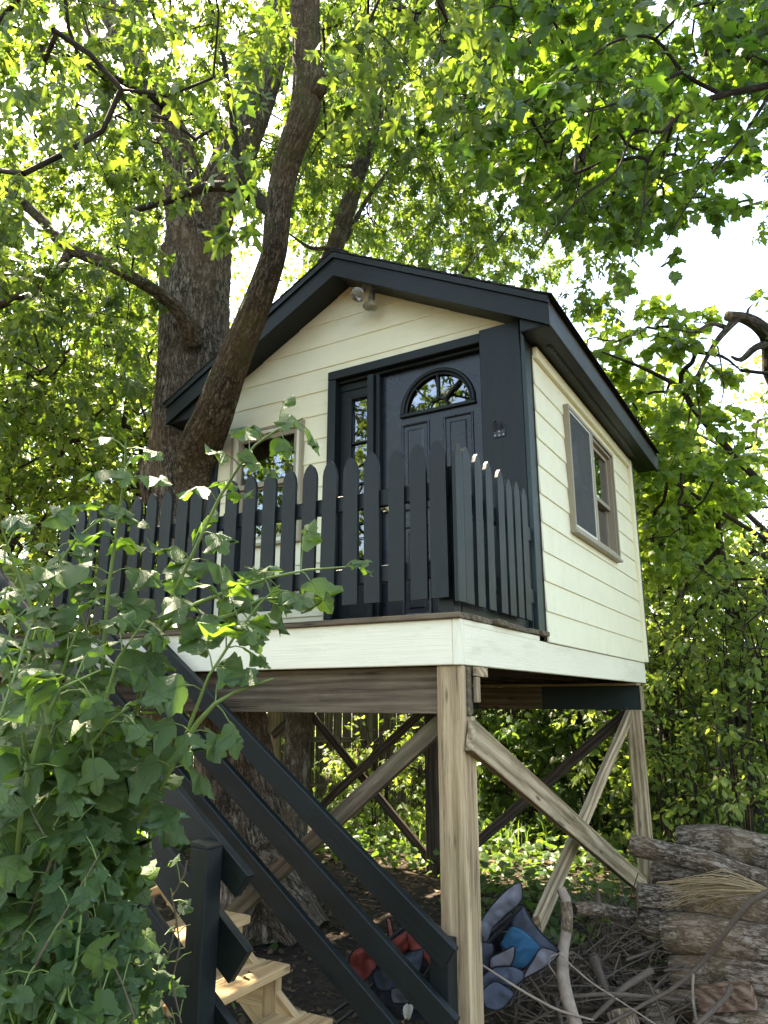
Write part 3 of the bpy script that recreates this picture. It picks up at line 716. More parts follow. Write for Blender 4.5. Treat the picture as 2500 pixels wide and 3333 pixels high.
tube_obj('knob', lk, [(-1.171, 0.02, 2.955), (-1.171, -0.005, 2.955), (-1.171, -0.02, 2.955), (-1.171, -0.045, 2.955), (-1.171, -0.052, 2.955)], [0.012, 0.012, 0.026, 0.026, 0.004], BRASS, 12, 0.01)
bx('threshold', cabin, -1.66, -0.33, -0.06, 0.03, ZD + 0.001, ZD + 0.03, DARK)

# windows
def sash(parent, plane, u0, u1, z0, z1, o, w, mat, gl=GLASS):
    f = link('sash', mesh_py('sash', *ring(plane, u0, u1, z0, z1, w, o, o - 0.03), mat), parent)
    return f
def ring(plane, u0, u1, z0, z1, w, o0, o1):
    V, F = [], []
    for o in (o0, o1):
        for ins in (0, w): V += [plane(u0 + ins, z0 + ins, o), plane(u1 - ins, z0 + ins, o), plane(u1 - ins, z1 - ins, o), plane(u0 + ins, z1 - ins, o)]
    for i in range(4):
        j = (i + 1) % 4
        F += [(i, j, 4 + j, 4 + i), (8 + j, 8 + i, 12 + i, 12 + j), (i, 8 + i, 8 + j, j), (4 + j, 12 + j, 12 + i, 4 + i)]
    return V, F
def pane(parent, plane, u0, u1, z0, z1, o, mat, name='pane'):
    V = [plane(u0, z0, o), plane(u1, z0, o), plane(u1, z1, o), plane(u0, z1, o)] + [plane(u0, z0, o - .004), plane(u1, z0, o - .004), plane(u1, z1, o - .004), plane(u0, z1, o - .004)]
    link(name, mesh_py(name, V, [(0, 1, 2, 3), (7, 6, 5, 4), (0, 4, 5, 1), (1, 5, 6, 2), (2, 6, 7, 3), (3, 7, 4, 0)], mat), parent)
def frame(plane, u0, u1, z0, z1, w, o0, o1, mat, name, parent, label=None):
    return link(name, mesh_py(name, *ring(plane, u0, u1, z0, z1, w, o0, o1), mat), parent, None, label)
u0, u1, z0, z1 = WIN_F
wf = frame(pf, u0, u1, z0, z1, 0.022, 0.050, -0.07, TAN, 'window', cabin, 'front window')
frame(pf, u0 + .024, u1 - .024, z0 + .024, z1 - .024, 0.028, 0.044, -0.06, CREAMV, 'inner_frame', wf)
frame(pf, u0 + .054, u1 - .054, z0 + .50, z1 - .054, 0.040, 0.020, -0.01, TAN, 'sash', wf); frame(pf, u0 + .054, u1 - .054, z0 + .054, z0 + .525, 0.040, -0.014, -0.045, TAN, 'sash', wf)
pane(wf, pf, u0 + .09, u1 - .09, z0 + .535, z1 - .09, 0.005, GLASS); pane(wf, pf, u0 + .09, u1 - .09, z0 + .09, z0 + .49, -0.03, GLASS)
bx('blind', wf, u0 + .06, u1 - .06, 0.075, 0.085, 3.50, 3.76, TAN, grain='x')
u0, u1, z0, z1 = WIN_R; um = (u0 + u1) / 2 - 0.03
wr = frame(ps, u0, u1, z0, z1, 0.026, 0.052, -0.07, TAN, 'window', cabin, 'twin side window')
bx('mullion', wr, -0.06, 0.050, um - .03, um + .03, z0 + .027, z1 - .027, TAN, grain='z')
bx('sill', wr, -0.02, 0.066, u0 - .01, u1 + .01, z0 - .024, z0 - .001, TAN, grain='y')
for a, b, scr in ((u0 + .028, um - .032, True), (um + .032, u1 - .028, False)):
    zm = (z0 + z1) / 2 - 0.03
    frame(ps, a, b, z0 + .028, z1 - .028, 0.022, 0.034, -0.06, TAN, 'inner_frame', wr)
    frame(ps, a + .024, b - .024, zm - .02, z1 - .052, 0.034, 0.004, -0.02, TAN, 'sash', wr); frame(ps, a + .024, b - .024, z0 + .052, zm + .015, 0.034, -0.024, -0.05, TAN, 'sash', wr)
    pane(wr, ps, a + .055, b - .055, zm + .012, z1 - .084, -0.01, GLASS); pane(wr, ps, a + .055, b - .055, z0 + .084, zm - .018, -0.036, GLASS)
    if scr:
        frame(ps, a + .002, b - .002, z0 + .03, z1 - .03, 0.016, 0.046, 0.036, CREAMV, 'screen_frame', wr)
        pane(wr, ps, a + .017, b - .017, z0 + .045, z1 - .045, 0.042, SCREEN, 'insect_screen')
# curtains inside the right-hand half
for i in range(6):
    y = um + .10 + i * .045
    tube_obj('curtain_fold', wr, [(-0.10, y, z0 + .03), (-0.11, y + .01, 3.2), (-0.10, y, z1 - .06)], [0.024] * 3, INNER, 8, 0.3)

# roof
RY0, RY1 = -0.25, 3.42
TH = 0.20
def slope_pt(x, up): return rake(x) + up
def roof_slab(name, xa, xb, y0, y1, lo, hi, mat, parent, ch=None):
    V = []
    for y in (y0, y1):
        V += [(xa, y, slope_pt(xa, lo)), (xb, y, slope_pt(xb, lo)), (xb, y, slope_pt(xb, hi)), (xa, y, slope_pt(xa, hi))]
    return link(name, mesh_py(name, V, [(0, 1, 2, 3), (7, 6, 5, 4), (0, 4, 5, 1), (1, 5, 6, 2), (2, 6, 7, 3), (3, 7, 4, 0)], mat), parent)
roof = roof_slab('roof', RX, EAVE_R - .012, RY0 + .02, RY1 - .02, TH - .03, TH - .002, DARKW, cabin)
roof_slab('roof_deck', EAVE_L + .012, RX, RY0 + .02, RY1 - .02, TH - .03, TH - .002, DARKW, roof)
for a, b in ((RX, EAVE_R), (EAVE_L, RX)):
    for y0, y1 in ((RY0, RY0 + .03), (RY1 - .03, RY1)):
        s_ = -1 if y0 == RY0 else 1
        roof_slab('rake_board', a, b, y0, y1, 0.0, 0.150, DARK, roof)
        yo = (y0 - .018, y1) if s_ < 0 else (y0, y1 + .018)
        roof_slab('rake_trim', a, b, yo[0], yo[1], 0.152, TH - .001, DARK, roof)
    roof_slab('rake_soffit', max(a, -2.83) if a < RX else a, min(b, 0.02) if b > RX else b, RY0 + .031, -0.001, 0.022, 0.034, DARK, roof)
for X, s_ in ((EAVE_R, 1), (EAVE_L, -1)):
    z0 = rake(X)
    bx('eave_fascia', roof, X - .028 if s_ > 0 else X, X if s_ > 0 else X + .028, RY0 + .031, RY1 - .031, z0 + .001, z0 + TH - .045, DARK, grain='y')
    xi = 0.0 if s_ > 0 else FX0
    bx('soffit', roof, min(xi, X - s_ * .029), max(xi, X - s_ * .029), RY0 + .031, RY1 - .031, z0 + .012, z0 + .022, DARK, grain='y')
    for yy in (RY0 + .032, RY1 - .044):
        V = [(xi, yy, z0 + .023), (X - s_ * .03, yy, z0 + .023), (X - s_ * .03, yy, z0 + .03), (xi, yy, rake(xi) + .02)]; V += [(x, y + .012, zz) for x, y, zz in V]
        link('eave_return', mesh_py('eave_return', V, [(0, 1, 2, 3), (7, 6, 5, 4), (0, 4, 5, 1), (1, 5, 6, 2), (2, 6, 7, 3), (3, 7, 4, 0)], DARK), roof)
vent = bx('soffit_vent', roof, 0.085, 0.125, 0.05, 2.85, rake(EAVE_R) + .006, rake(EAVE_R) + .0115, DARK, grain='y')
for i in range(92):
    y = 0.08 + i * 0.03
    link('vent_slot', box_mesh(0.014, 0.026, 0.004, BLACKM, 0), vent, Matrix.Translation((0.105 - .004 + .008 * (i % 2), y, rake(EAVE_R) + .0035)))
rr_ = random.Random(8)
for side, (xe, sg) in enumerate(((EAVE_R + .03, 1), (EAVE_L - .045, -1))):
    run = abs(xe - RX); nc = 14
    for c in range(nc):
        a = run * (1 - c / nc); b = run * (1 - (c + 1.35) / nc); b = max(b, -0.03)
        y = RY0 - .022
        first = True
        while y < RY1 + .02:
            w = rr_.uniform(.85, 1.1) if not first else rr_.uniform(.3, .9); first = False
            y2 = min(y + w, RY1 + .022); lift = rr_.uniform(0, .004)
            xa, xb = RX + sg * a, RX + sg * b
            def zz(d, up): return RZ + TH - d * SL + up
            V = []
            for (X, d, up) in ((xa, a, .012 + lift), (xb, b, .003)):
                V += [(X, y, zz(d, up)), (X, y2 - .006, zz(d, up)), (X, y2 - .006, zz(d, up + .009)), (X, y, zz(d, up + .009))]
            link('shingle', mesh_py('shingle', V, [(0, 1, 2, 3), (7, 6, 5, 4), (0, 4, 5, 1), (1, 5, 6, 2), (2, 6, 7, 3), (3, 7, 4, 0)], SHING), roof)
            y = y2
for i in range(13):
    y = RY0 - .02 + i * .284
    V = [(RX - .14, y, RZ + TH - .14 * SL + .027), (RX, y, RZ + TH + .03), (RX + .14, y, RZ + TH - .14 * SL + .027)]
    V += [(x, y + .29, zc + .006) for x, y, zc in V]; V += [(x, yy, zc + .008) for x, yy, zc in V]
    link('ridge_cap', mesh_py('ridge_cap', V, [(0, 1, 4, 3), (1, 2, 5, 4), (6, 9, 10, 7), (7, 10, 11, 8), (0, 6, 7, 1), (1, 7, 8, 2), (3, 4, 10, 9), (4, 5, 11, 10), (0, 3, 9, 6), (2, 8, 11, 5)], SHING), roof)

# twin flood lamp under the gable
fl = empty('flood_light', (-1.235, -0.12, 4.75), 'twin glass flood light bulbs under the peak of the gable', 'lamp')
def lathe(name, parent, p, d, prof, mat, sides=20):
    d = V3(d).normalized(); pts = [V3(p) + d * h for h, r in prof]
    return link(name, Tubes().add([tuple(q) for q in pts], [r for h, r in prof], sides, raw=True).mesh(name, mat), parent)
zb = rake(-1.235) + .02
lathe('mount', fl, (-1.235, -0.125, zb), (0, 0, -1), [(0, .001), (0, .058), (.012, .055), (.02, .02), (.02, .001)], GREYPL)
for q, d in (((-1.275, -0.13, zb - .02), (0.12, -0.75, -0.62)), ((-1.20, -0.12, zb - .02), (-0.12, -0.10, -1.0))):
    d = Vector(d).normalized(); q = Vector(q); e = q + d * .04 + Vector((0, 0, -.01))
    tube_obj('arm', fl, [q, q + Vector((0, 0, -.015)), e], [0.01] * 3, GREYPL, 8, 0.01)
    lathe('socket', fl, e, d, [(0, .001), (0, .022), (.05, .026), (.055, .001)], GREYPL)
    mg, ng, bg_ = newmat('frosted_bulb_glass') if 'frosted_bulb_glass' not in bpy.data.materials else (bpy.data.materials['frosted_bulb_glass'], None, None)
    if bg_: bg_.inputs['Base Color'].default_value = (0.62, 0.60, 0.50, 1); bg_.inputs['Roughness'].default_value = 0.15; bg_.inputs['Transmission Weight'].default_value = 0.75
    lathe('bulb', fl, e + d * .056, d, [(0, .001), (0, .02), (.02, .03), (.055, .056), (.066, .058), (.077, .050), (.083, .03), (.085, .001)], mg)

# ------------------------------------------------------------------ the platform that carries it
LX = -4.30
deck = empty('deck', (-2.1, 0.8, 0), 'raised timber platform with cream rim boards on braced posts under the cabin', 'deck')
bx('rim_board', deck, LX, -0.042, -1.302, -1.264, 1.752, 1.968, RIM, 0.004)
bx('rim_end', deck, -0.040, 0.0, -1.303, -1.262, 1.7515, 1.9685, RIM, 0.003, grain='z')
bx('rim_board', deck, -0.038, 0.001, -1.260, BY, 1.752, 1.940, RIM, 0.004, grain='y', label='rim board along the right side')
bx('rim_board', deck, -0.037, 0.0, -1.260, -0.142, 1.9405, 1.968, RIM, 0.002, grain='y')
bx('rim_board', deck, LX, -0.04, BY - .04, BY, 1.752, 1.92, BEAMW, grain='x'); bx('rim_board', deck, LX, LX + .04, -1.26, BY - .042, 1.752, 1.968, RIM, grain='y')
ry = random.Random(4); y = -1.325
for i in range(9):
    e = ry.uniform(-.012, .02); sag = ry.uniform(-.004, .003)
    bx('deck_board', deck, LX + .0, 0.015 + e, y, y + .138, 1.971 + sag, 2.0 + sag, BEAMW, 0.004); y += .1445
y = -0.02
for i in range(20):
    bx('deck_board', deck, LX, FX0 - .11, y, y + .138, 1.971, 2.0, BEAMW, 0.004) if (i not in (1, 2, 3, 4, 5)) else bx('deck_board', deck, LX, -3.75, y, y + .138, 1.971, 2.0, BEAMW, 0.004); y += .1445
for i in range(11):
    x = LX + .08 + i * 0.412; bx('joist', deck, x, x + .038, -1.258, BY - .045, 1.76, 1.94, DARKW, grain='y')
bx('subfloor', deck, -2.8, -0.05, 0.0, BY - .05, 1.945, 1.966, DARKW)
bx('beam', deck, LX + .1, -0.139, -1.238, -1.199, 1.528, 1.748, BEAMW); bx('beam', deck, LX + .1, -0.006, -1.196, -1.158, 1.528, 1.748, BEAMW)
bx('beam', deck, -0.136, 0.006, -1.238, -1.199, 1.520, 1.746, BEAMW)
bx('cleat', deck, 0.008, 0.03, -1.19, -1.05, 1.70, 1.745, GREYW); bx('cleat', deck, 0.008, 0.03, -1.19, -1.15, 1.58, 1.698, GREYW, grain='z')
bx('beam', deck, -0.95, -0.02, 2.68, 2.72, 1.512, 1.728, GREENP, label='green painted beam end'); bx('beam', deck, -1.62, -0.952, 2.681, 2.719, 1.514, 1.726, BEAMW)
bx('beam', deck, -2.9, -1.622, 2.68, 2.72, 1.512, 1.728, GREENP, label='green painted beam end'); bx('beam', deck, LX, -2.902, 2.68, 2.72, 1.512, 1.728, BEAMW)
bx('plate', deck, LX, -0.02, 2.60, 2.75, 1.7285, 1.7515, GREYW); bx('beam_cap', deck, -0.0185, 0.0, 2.66, 2.74, 1.50, 1.726, GREYW, grain='z')
bx('post', deck, -0.138, -0.004, -1.283, -1.240, -0.3, 1.750, POSTW, 0.005, grain='z', label='pale front corner post'); bx('post', deck, -0.136, 0.0, -1.2385, -1.150, -0.3, 1.517, POSTW, 0.005, grain='z')
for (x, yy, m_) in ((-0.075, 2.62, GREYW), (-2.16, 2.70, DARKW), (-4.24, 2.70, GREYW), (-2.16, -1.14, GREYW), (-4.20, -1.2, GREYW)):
    bx('post', deck, x - .062, x + .062, yy - .062, yy + .062, -0.3, 1.511, m_, 0.005, grain='z')
def brace(p0, p1, w, t, m_, up=(0, 0, 1), label=None): board('brace', deck, p0, p1, w, t, m_, up, 0.004, label)
brace((0.025, -1.27, 1.435), (0.025, 2.02, 0.165), 0.140, 0.042, GREYW, label='broad weathered side brace')
bx('brace_block', deck, 0.003, 0.050, -1.40, -1.272, 1.36, 1.50, GREYW, 0.004, grain='z') if False else None
brace((-0.095, 2.50, 1.46), (-0.10, onX(1750, 3010, -0.10)[1], onX(1750, 3010, -0.10)[2]), 0.105, 0.042, GREYW)
brace((-0.15, -1.145, 1.51), (-2.1, -1.145, -0.04), 0.085, 0.04, BEAMW)
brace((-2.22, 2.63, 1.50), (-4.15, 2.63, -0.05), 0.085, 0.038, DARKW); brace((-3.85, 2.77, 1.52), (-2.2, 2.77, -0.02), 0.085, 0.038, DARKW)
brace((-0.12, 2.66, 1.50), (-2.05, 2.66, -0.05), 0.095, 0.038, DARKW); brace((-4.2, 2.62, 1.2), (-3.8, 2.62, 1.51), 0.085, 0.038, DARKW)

# ------------------------------------------------------------------ picket fences
def picket_mesh():
    w, h = 0.0465, 0.815
    half = [(w, 0), (w, h - .088), (w * .88, h - .055), (w * .55, h - .022), (0.002, h)]
    out = half + [(-x, z) for x, z in half[::-1]]; n = len(out)
    V = [(x, -.010, z) for x, z in out] + [(x, .010, z) for x, z in out]
    F = [tuple(range(n)), tuple(range(2 * n - 1, n - 1, -1))] + [(i, n + i, n + (i + 1) % n, (i + 1) % n) for i in range(n)]
    # grain runs along the object x axis, so the mesh lies along x
    V = [(z, -x, y) for x, y, z in V]
    me = mesh_py('picket', V, F, DARK); return me
PK = picket_mesh()
def picket(parent, x, y, z, side, rng_):
    # local x -> world z ; local y -> along the fence ; local z -> outward
    dx = Vector((0, 0, 1)); al = Vector((-1, 0, 0)) if not side else Vector((0, -1, 0))
    al = (al + Vector((0, 0, rng_.uniform(-.012, .012)))).normalized(); dx = (dx - al * dx.dot(al)).normalized(); ou = dx.cross(al)
    s_ = rng_.uniform(.985, 1.01)
    M = Matrix(((dx.x * s_, al.x, ou.x, x), (dx.y * s_, al.y, ou.y, y), (dx.z * s_, al.z, ou.z, z), (0, 0, 0, 1)))
    link('picket', PK, parent, M)
rp = random.Random(3)
f1 = empty('picket_fence', (-1.55, -1.27, ZD), 'charcoal picket fence along the front edge of the deck', 'fence', 'picket fences round the deck')
for x in (-0.108, -0.223, -0.353, -0.497, -0.633, -0.781, -0.914, -1.055, -1.197, -1.344, -1.486, -1.639, -1.765, -1.892, -2.03, -2.165, -2.30, -2.44, -2.58, -2.72, -2.858, -3.0):
    picket(f1, x, -1.278, 2.074, False, rp)
for z_ in (2.632, 2.225): bx('rail', f1, -3.06, -0.066, -1.266, -1.228, z_ - .045, z_ + .043, DARK)
bx('corner_post', f1, -0.150, -0.064, -1.225, -1.14, 2.003, 2.76, DARK, grain='z'); bx('post', f1, -3.10, -3.012, -1.225, -1.14, 2.003, 2.85, DARK, grain='z'); bx('post', f1, -1.60, -1.515, -1.225, -1.14, 2.003, 2.70, DARK, grain='z')
f2 = empty('picket_fence', (-0.02, -0.7, ZD), 'short charcoal picket fence on the right side of the deck beside the door', 'fence', 'picket fences round the deck')
for y in (-1.262, -1.165, -1.02, -0.873, -0.70, -0.565, -0.436, -0.31): picket(f2, -0.010, y, 2.05, True, rp)
for z_ in (2.60, 2.21): bx('rail', f2, -0.060, -0.022, -1.224, -0.140, z_ - .045, z_ + .043, DARK, grain='y')
bx('kick_board', f2, -0.080, -0.062, -1.13, -0.14, 2.004, 2.13, DARK, grain='y')

# ------------------------------------------------------------------ staircase
st = empty('staircase', (-1.4, -1.95, 0), 'timber staircase with new yellow treads and charcoal rails climbing to the deck', 'staircase')
RISE, RUN = 0.1710, 0.2365
ts = random.Random(6)
TX, TZ = -0.552, 0.264
for i in range(-1, 10):
    x, z = TX - RUN * i, TZ + RISE * i
    if z > 1.95: break
    for k, (a, b) in enumerate(((0, .132), (.137, .27))):
        d = ts.uniform(-.004, .004)
        bx('tread', st, x - b, x - a, -2.125, -1.50 + ts.uniform(-.008, .004), z - .036 + d * .3, z + d * .3, TREADW, 0.005, grain='y')
    bx('cleat', st, x - .088, x - .012, -1.585, -1.545, z - .036 - RISE + .001, z - .037, TREADW, 0.003, grain='z'); 
    bx('cleat', st, x - .24, x - .09, -1.584, -1.546, z - .17, z - .037, TREADW, 0.003)
def slope_board(name, parent, y, t, xa, za, xb, w, mat, label=None): 
    m_ = RISE / RUN; board(name, parent, (xa, y, za), (xb, y, za + (xa - xb) * m_), w, t, mat, (0, 0, 1), 0.004, label)
slope_board('stringer', st, -1.52 - .045, .036, -0.25, -0.17, -3.05, .19, TREADW)
slope_board('stringer', st, -2.146, .038, -0.30, 0.147, -2.42, .19, DARK, 'dark near stringer')
# far side rails, fixed to the house post
bx('newel_post', st, -0.145, -0.055, -1.385, -1.295, -0.2, 0.60, DARK, 0.004, grain='z')
m_ = RISE / RUN
for dz, xe in ((0.0, -1.98), (-0.257, -2.36), (-0.537, -2.74)):
    slope_board('handrail', st, -1.415, .040, -0.028, 0.549 + dz, xe, .107, DARK)
# near side: newel and rails
bx('newel_post', st, -0.720, -0.631, -2.255, -2.166, -0.2, 1.045, DARK, 0.005, grain='z')
V = [(-.720, -2.255, 1.0455), (-.631, -2.255, 1.0455), (-.631, -2.166, 1.0455), (-.720, -2.166, 1.0455), (-.720, -2.255, 1.066), (-.631, -2.255, 1.052), (-.631, -2.166, 1.052), (-.720, -2.166, 1.066)]
link('post_cap', mesh_py('post_cap', V, [(0, 3, 2, 1), (4, 5, 6, 7), (0, 1, 5, 4), (1, 2, 6, 5), (2, 3, 7, 6), (3, 0, 4, 7)], DARK), st)
for dz, w_ in ((0.0, .105), (-0.272, .15)):
    slope_board('handrail', st, -2.145, .038, -0.535, 0.909 + dz, -2.42, w_, DARK)
bx('newel_post', st, -2.47, -2.38, -2.255, -2.166, -0.2, 2.23, DARK, 0.005, grain='z')
# landing at the head of the stairs
ld = empty('landing', (-3.7, -1.9, 0), 'dark railed landing at the head of the staircase', 'landing')
for i in range(8): bx('deck_board', ld, LX, -2.98, -2.24 + i * .1145, -2.24 + i * .1145 + .110, 1.972, 2.0, BEAMW, 0.003)
bx('rim_board', ld, LX, -3.0, -2.27, -2.242, 1.76, 1.968, DARK); bx('rim_board', ld, LX, LX + .035, -2.24, -1.33, 1.76, 1.968, DARK, grain='y')
for x, y in ((LX + .05, -2.25), (-3.06, -2.30), (LX + .05, -1.40)): bx('post', ld, x - .045, x + .045, y - .045 - .02, y + .045 - .02, -0.2 if x < -4 else 1.0, 3.0 if x < -4 else 1.97, DARK, 0.004, grain='z')
for z_ in (2.90, 2.62, 2.34): bx('rail', ld, LX, LX + .03, -2.18, -1.2, z_ - .06, z_ + .06, DARK, grain='y'); bx('rail', ld, LX + .1, -3.11, -2.27, -2.242, z_ - .06, z_ + .06, DARK)

#@@VEG
# ------------------------------------------------------------------ trees
Q = 2500 / 1659.0
def pY(x, y, Y): return onY(x * Q, y * Q, Y)
def pD(x, y, d): return at(x * Q, y * Q, d)
def rng_(k): return np.random.default_rng(k)
WELLS = [((-0.95, -2.55, 1.9), .42), ((-1.2, -1.95, .8), .30), ((-1.75, -2.5, 2.1), .35), ((-0.05, -0.7, 2.85), .30), ((-3.2, -.1, 2.6), .22), ((1.7, 4.6, 4.2), .9), ((2.4, 4.0, 1.0), .7), ((-2.6, 4.8, .1), .5), ((3.2, 5.6, 1.2), .9), ((1.2, 6.5, .8), .8), ((2.2, 7.5, 2.0), .9), ((4.2, 6.5, 2.5), .9)]
def sample(rng, n, box, poly=None, holes=(), dens=None, tries=60, m=60):
    """clump centres in a world box; those the photograph would show must lie inside the crown's outline"""
    out = []
    (x0, x1), (y0, y1), (z0, z1) = box
    for _ in range(tries):
        P = np.stack([rng.uniform(x0, x1, 4000), rng.uniform(y0, y1, 4000), rng.uniform(z0, z1, 4000)], 1)
        px, py, w = project(P)
        vis = (w > 0.2) & (px > -m) & (px < 2500 + m) & (py > -m) & (py < 3400)
        ok = np.ones(len(P), bool)
        if poly is not None: ok &= ~vis | inpoly(px, py, poly)
        for h in holes: ok &= ~(vis & inpoly(px, py, h))
        # stay clear of the cabin, and of the space round the camera
        inh = (P[:, 0] > -3.3) & (P[:, 0] < 0.5) & (P[:, 1] > -1.6) & (P[:, 1] < 3.6) & (P[:, 2] < np.minimum(rake_np(P[:, 0]) + 0.75, 5.8))
        ok &= ~inh & (np.linalg.norm(P - CAM, axis=1) > 2.2)
        for c, r in WELLS:   # gaps in the canopy that let the sun through
            q = P - np.array(c); t = q @ np.array(SUN); ok &= ~((t > .5) & (np.linalg.norm(q - t[:, None] * np.array(SUN), axis=1) < r))
        if dens is not None: ok &= rng.random(len(P)) < dens(P, px, py, vis)
        out.append(P[ok])
        if sum(len(o) for o in out) >= n: break
    return np.vstack(out)[:n]
def clear_of(paths, mpx):
    segs = []
    for path in paths:
        P, _ = smooth_path(path, [1] * len(path), .12); u, v, w = project(P); segs.append((u, v, w))
    u, v, w = [np.concatenate(q) for q in zip(*segs)]
    def f(P, x, y, vis):
        px, py, pw = project(P); ok = np.ones(len(P), bool)
        for a in range(0, len(P), 500):
            d = np.hypot(px[a:a + 500, None] - u, py[a:a + 500, None] - v); k = d.argmin(1)
            ok[a:a + 500] = ~((d.min(1) < mpx) & (pw[a:a + 500] < w[k] + .1))
        return ok
    return f
def rake_np(x): return RZ - np.abs(x - RX) * SL

# --- the old maple the cabin leans against
mt = empty('maple_tree', (-2.6, .35, -.1), 'big old maple with thick furrowed trunk rising at the left eave of the cabin', 'tree')
main = [pY(548, 2010, .33), pY(545, 1960, .33), pY(528, 1800, .33), pY(500, 1600, .33), pY(448, 1280, .33), pY(402, 1030, .35), pY(415, 800, .38), pY(420, 650, .4), pY(426, 540, .42)]
mr = [0.52, .46, .36, .30, .30, .345, .335, .345, .36]
rstem = [pY(432, 600, .42), pY(445, 500, .5), pY(485, 390, .6), pY(530, 280, .8), pY(572, 160, 1.0), pY(598, 20, 1.2), pY(615, -150, 1.3), pY(640, -420, 1.3)]
rr2 = [.30, .25, .22, .205, .20, .19, .16, .10]
lstem = [pY(420, 620, .4), pY(402, 470, .2), pY(385, 330, .1), pY(350, 240, 0), pY(300, 145, -.1), pY(253, 50, -.2), pY(215, -20, -.3), pY(140, -220, -.4), pY(60, -480, -.5)]
lr2 = [.26, .20, .165, .15, .15, .14, .13, .10, .07]
front = [pY(455, 1290, .25), pY(438, 1100, .12), pY(430, 985, -.08), pY(466, 890, -.34), pY(503, 785, -.5), pY(541, 690, -.6), pY(588, 560, -.7), pY(601, 455, -.75), pY(609, 400, -.76), pY(621, 350, -.78), pY(638, 300, -.8), pY(657, 250, -.8), pY(665, 190, -.8), pY(662, 100, -.8), pY(660, 20, -.8), pY(664, -60, -.8), pY(690, -260, -.7), pY(740, -560, -.5)]
fr2 = [.22, .225, .19, .152, .124, .108, .092, .092, .093, .096, .104, .113, .116, .114, .112, .108, .08, .05]
T = Tubes()
T.add(main, mr, 72, 0.035, 0.085, 7, 1.0).add(rstem, rr2, 48, 0.04, 0.085, 7, 5.0).add(lstem, lr2, 40, 0.04, 0.085, 7, 9.0)
# burl at the foot of the fork and root flare
T.add([pY(330, 1085, .2), pY(338, 1040, .15), pY(345, 1000, .2), pY(372, 930, .3)], [.10, .16, .17, .10], 32, 0.05, 0.12, 6, 3.0)
for k, (x, y) in enumerate(((430, 2000), (640, 2000), (700, 1960), (500, 2040))):
    T.add([pY(530, 1820, .3), pY((530 + x) / 2, (1830 + y) / 2 + 25, .3 - .1 * k), tuple(pY(x, y + 10, .28 - .12 * k) - np.array([0, 0, .1]))], [.2, .17, .06], 24, 0.06, 0.12, 6, k * 2.0)
link('trunk', T.mesh('trunk', BARK), mt)
link('trunk', Tubes().add(front, fr2, 56, 0.03, 0.10, 6, 13.0).add([pY(668, 215, -.8), pY(684, 192, -.82), pY(686, 170, -.82), pY(672, 140, -.8)], [.05, .075, .07, .04], 24, .03, .15, 6, 17).mesh('trunk', BARKF), mt, None, 'mossy leaning second trunk crossing the roof edge')
limbs_m = [
    ([pY(418, 738, .1), pY(405, 705, -.02), pY(370, 655, -.2), pY(300, 607, -.45), pY(230, 570, -.6), pY(165, 545, -.7), pY(130, 522, -.75), pY(85, 470, -.85), pY(0, 398, -1.0), pY(-160, 300, -1.2)], [.11, .075, .06, .055, .055, .052, .055, .05, .045, .03]),
    ([pY(150, 545, -.7), pY(130, 580, -.8), pY(85, 620, -.9), pY(20, 650, -1.1), pY(-120, 720, -1.3)], [.05, .045, .04, .035, .02]),
    ([pY(360, 235, -.05), pY(330, 212, -.25), pY(235, 162, -.6), pY(150, 125, -.9), pY(70, 78, -1.2), pY(0, 50, -1.4), pY(-150, 0, -1.7)], [.05, .034, .03, .027, .024, .022, .012]),
    ([pY(606, 462, -.74), pY(566, 440, -.73), pY(535, 420, -.8), pY(495, 404, -.9), pY(445, 405, -.95), pY(385, 425, -1.05), pY(320, 445, -1.2), pY(255, 468, -1.3)], [.07, .055, .046, .04, .038, .034, .026, .014]),
    ([pY(604, 470, -.74), pY(560, 432, -.74), pY(535, 390, -.8), pY(510, 340, -.85), pY(505, 280, -.9), pY(495, 200, -1.0), pY(470, 60, -1.1), pY(430, -60, -1.2)], [.06, .05, .042, .038, .03, .022, .016, .01]),
    ([pY(258, 60, -.2), pY(225, 100, .1), pY(185, 55, .3), pY(140, 0, .5), pY(60, -120, .8)], [.08, .075, .07, .065, .04]),
    ([pY(680, -200, -.7), (-.2, -1.2, 9.2), (1.2, -1.6, 10.2), (2.6, -1.8, 10.8)], [.08, .07, .05, .02]),
    ([pY(120, -260, -.4), (-5.2, -2.0, 10.0), (-6.2, -3.6, 11.0)], [.08, .06, .02]),
    ([pY(640, -400, 1.3), (-2.6, 1.6, 11), (-2.2, 2.0, 13)], [.1, .08, .03]),
    ([pY(615, -150, 1.3), (-1.2, 2.4, 9.3), (.4, 3.2, 10.4)], [.09, .07, .03]),
]
for k, (p, r) in enumerate(limbs_m):
    link('limb', Tubes().add(p, r, 14, 0.06, 0.12, 5, k * 3.0).mesh('limb', BARKT if k in (2, 3, 4) else BARKF), mt)
polyA = [(-100, -100), (1500, -100), (1420, 250), (1180, 560), (1000, 700), (860, 780), (830, 500), (760, 760), (500, 720), (470, 1000), (380, 1350), (250, 1500), (-100, 1600)]
holesA = [[(30, 620), (330, 640), (330, 820), (120, 800), (30, 760)], [(830, 560), (1000, 600), (960, 1000), (800, 1000)], [(0, 150), (120, 180), (110, 260), (0, 300)], [(240, 350), (330, 400), (300, 480), (220, 450)]]
r1 = rng_(11); clr_a = clear_of([front], 200); clr_b = clear_of([main[5:]], 100); clr_c = clear_of([lstem[1:], rstem[1:]], 65); clr_d = clear_of([[pD(712, 560, 9.3), pD(728, 520, 9.3), pD(750, 450, 9.3), pD(782, 350, 9.3), pD(820, 218, 9.2), pD(850, 20, 9.1)]], 70)
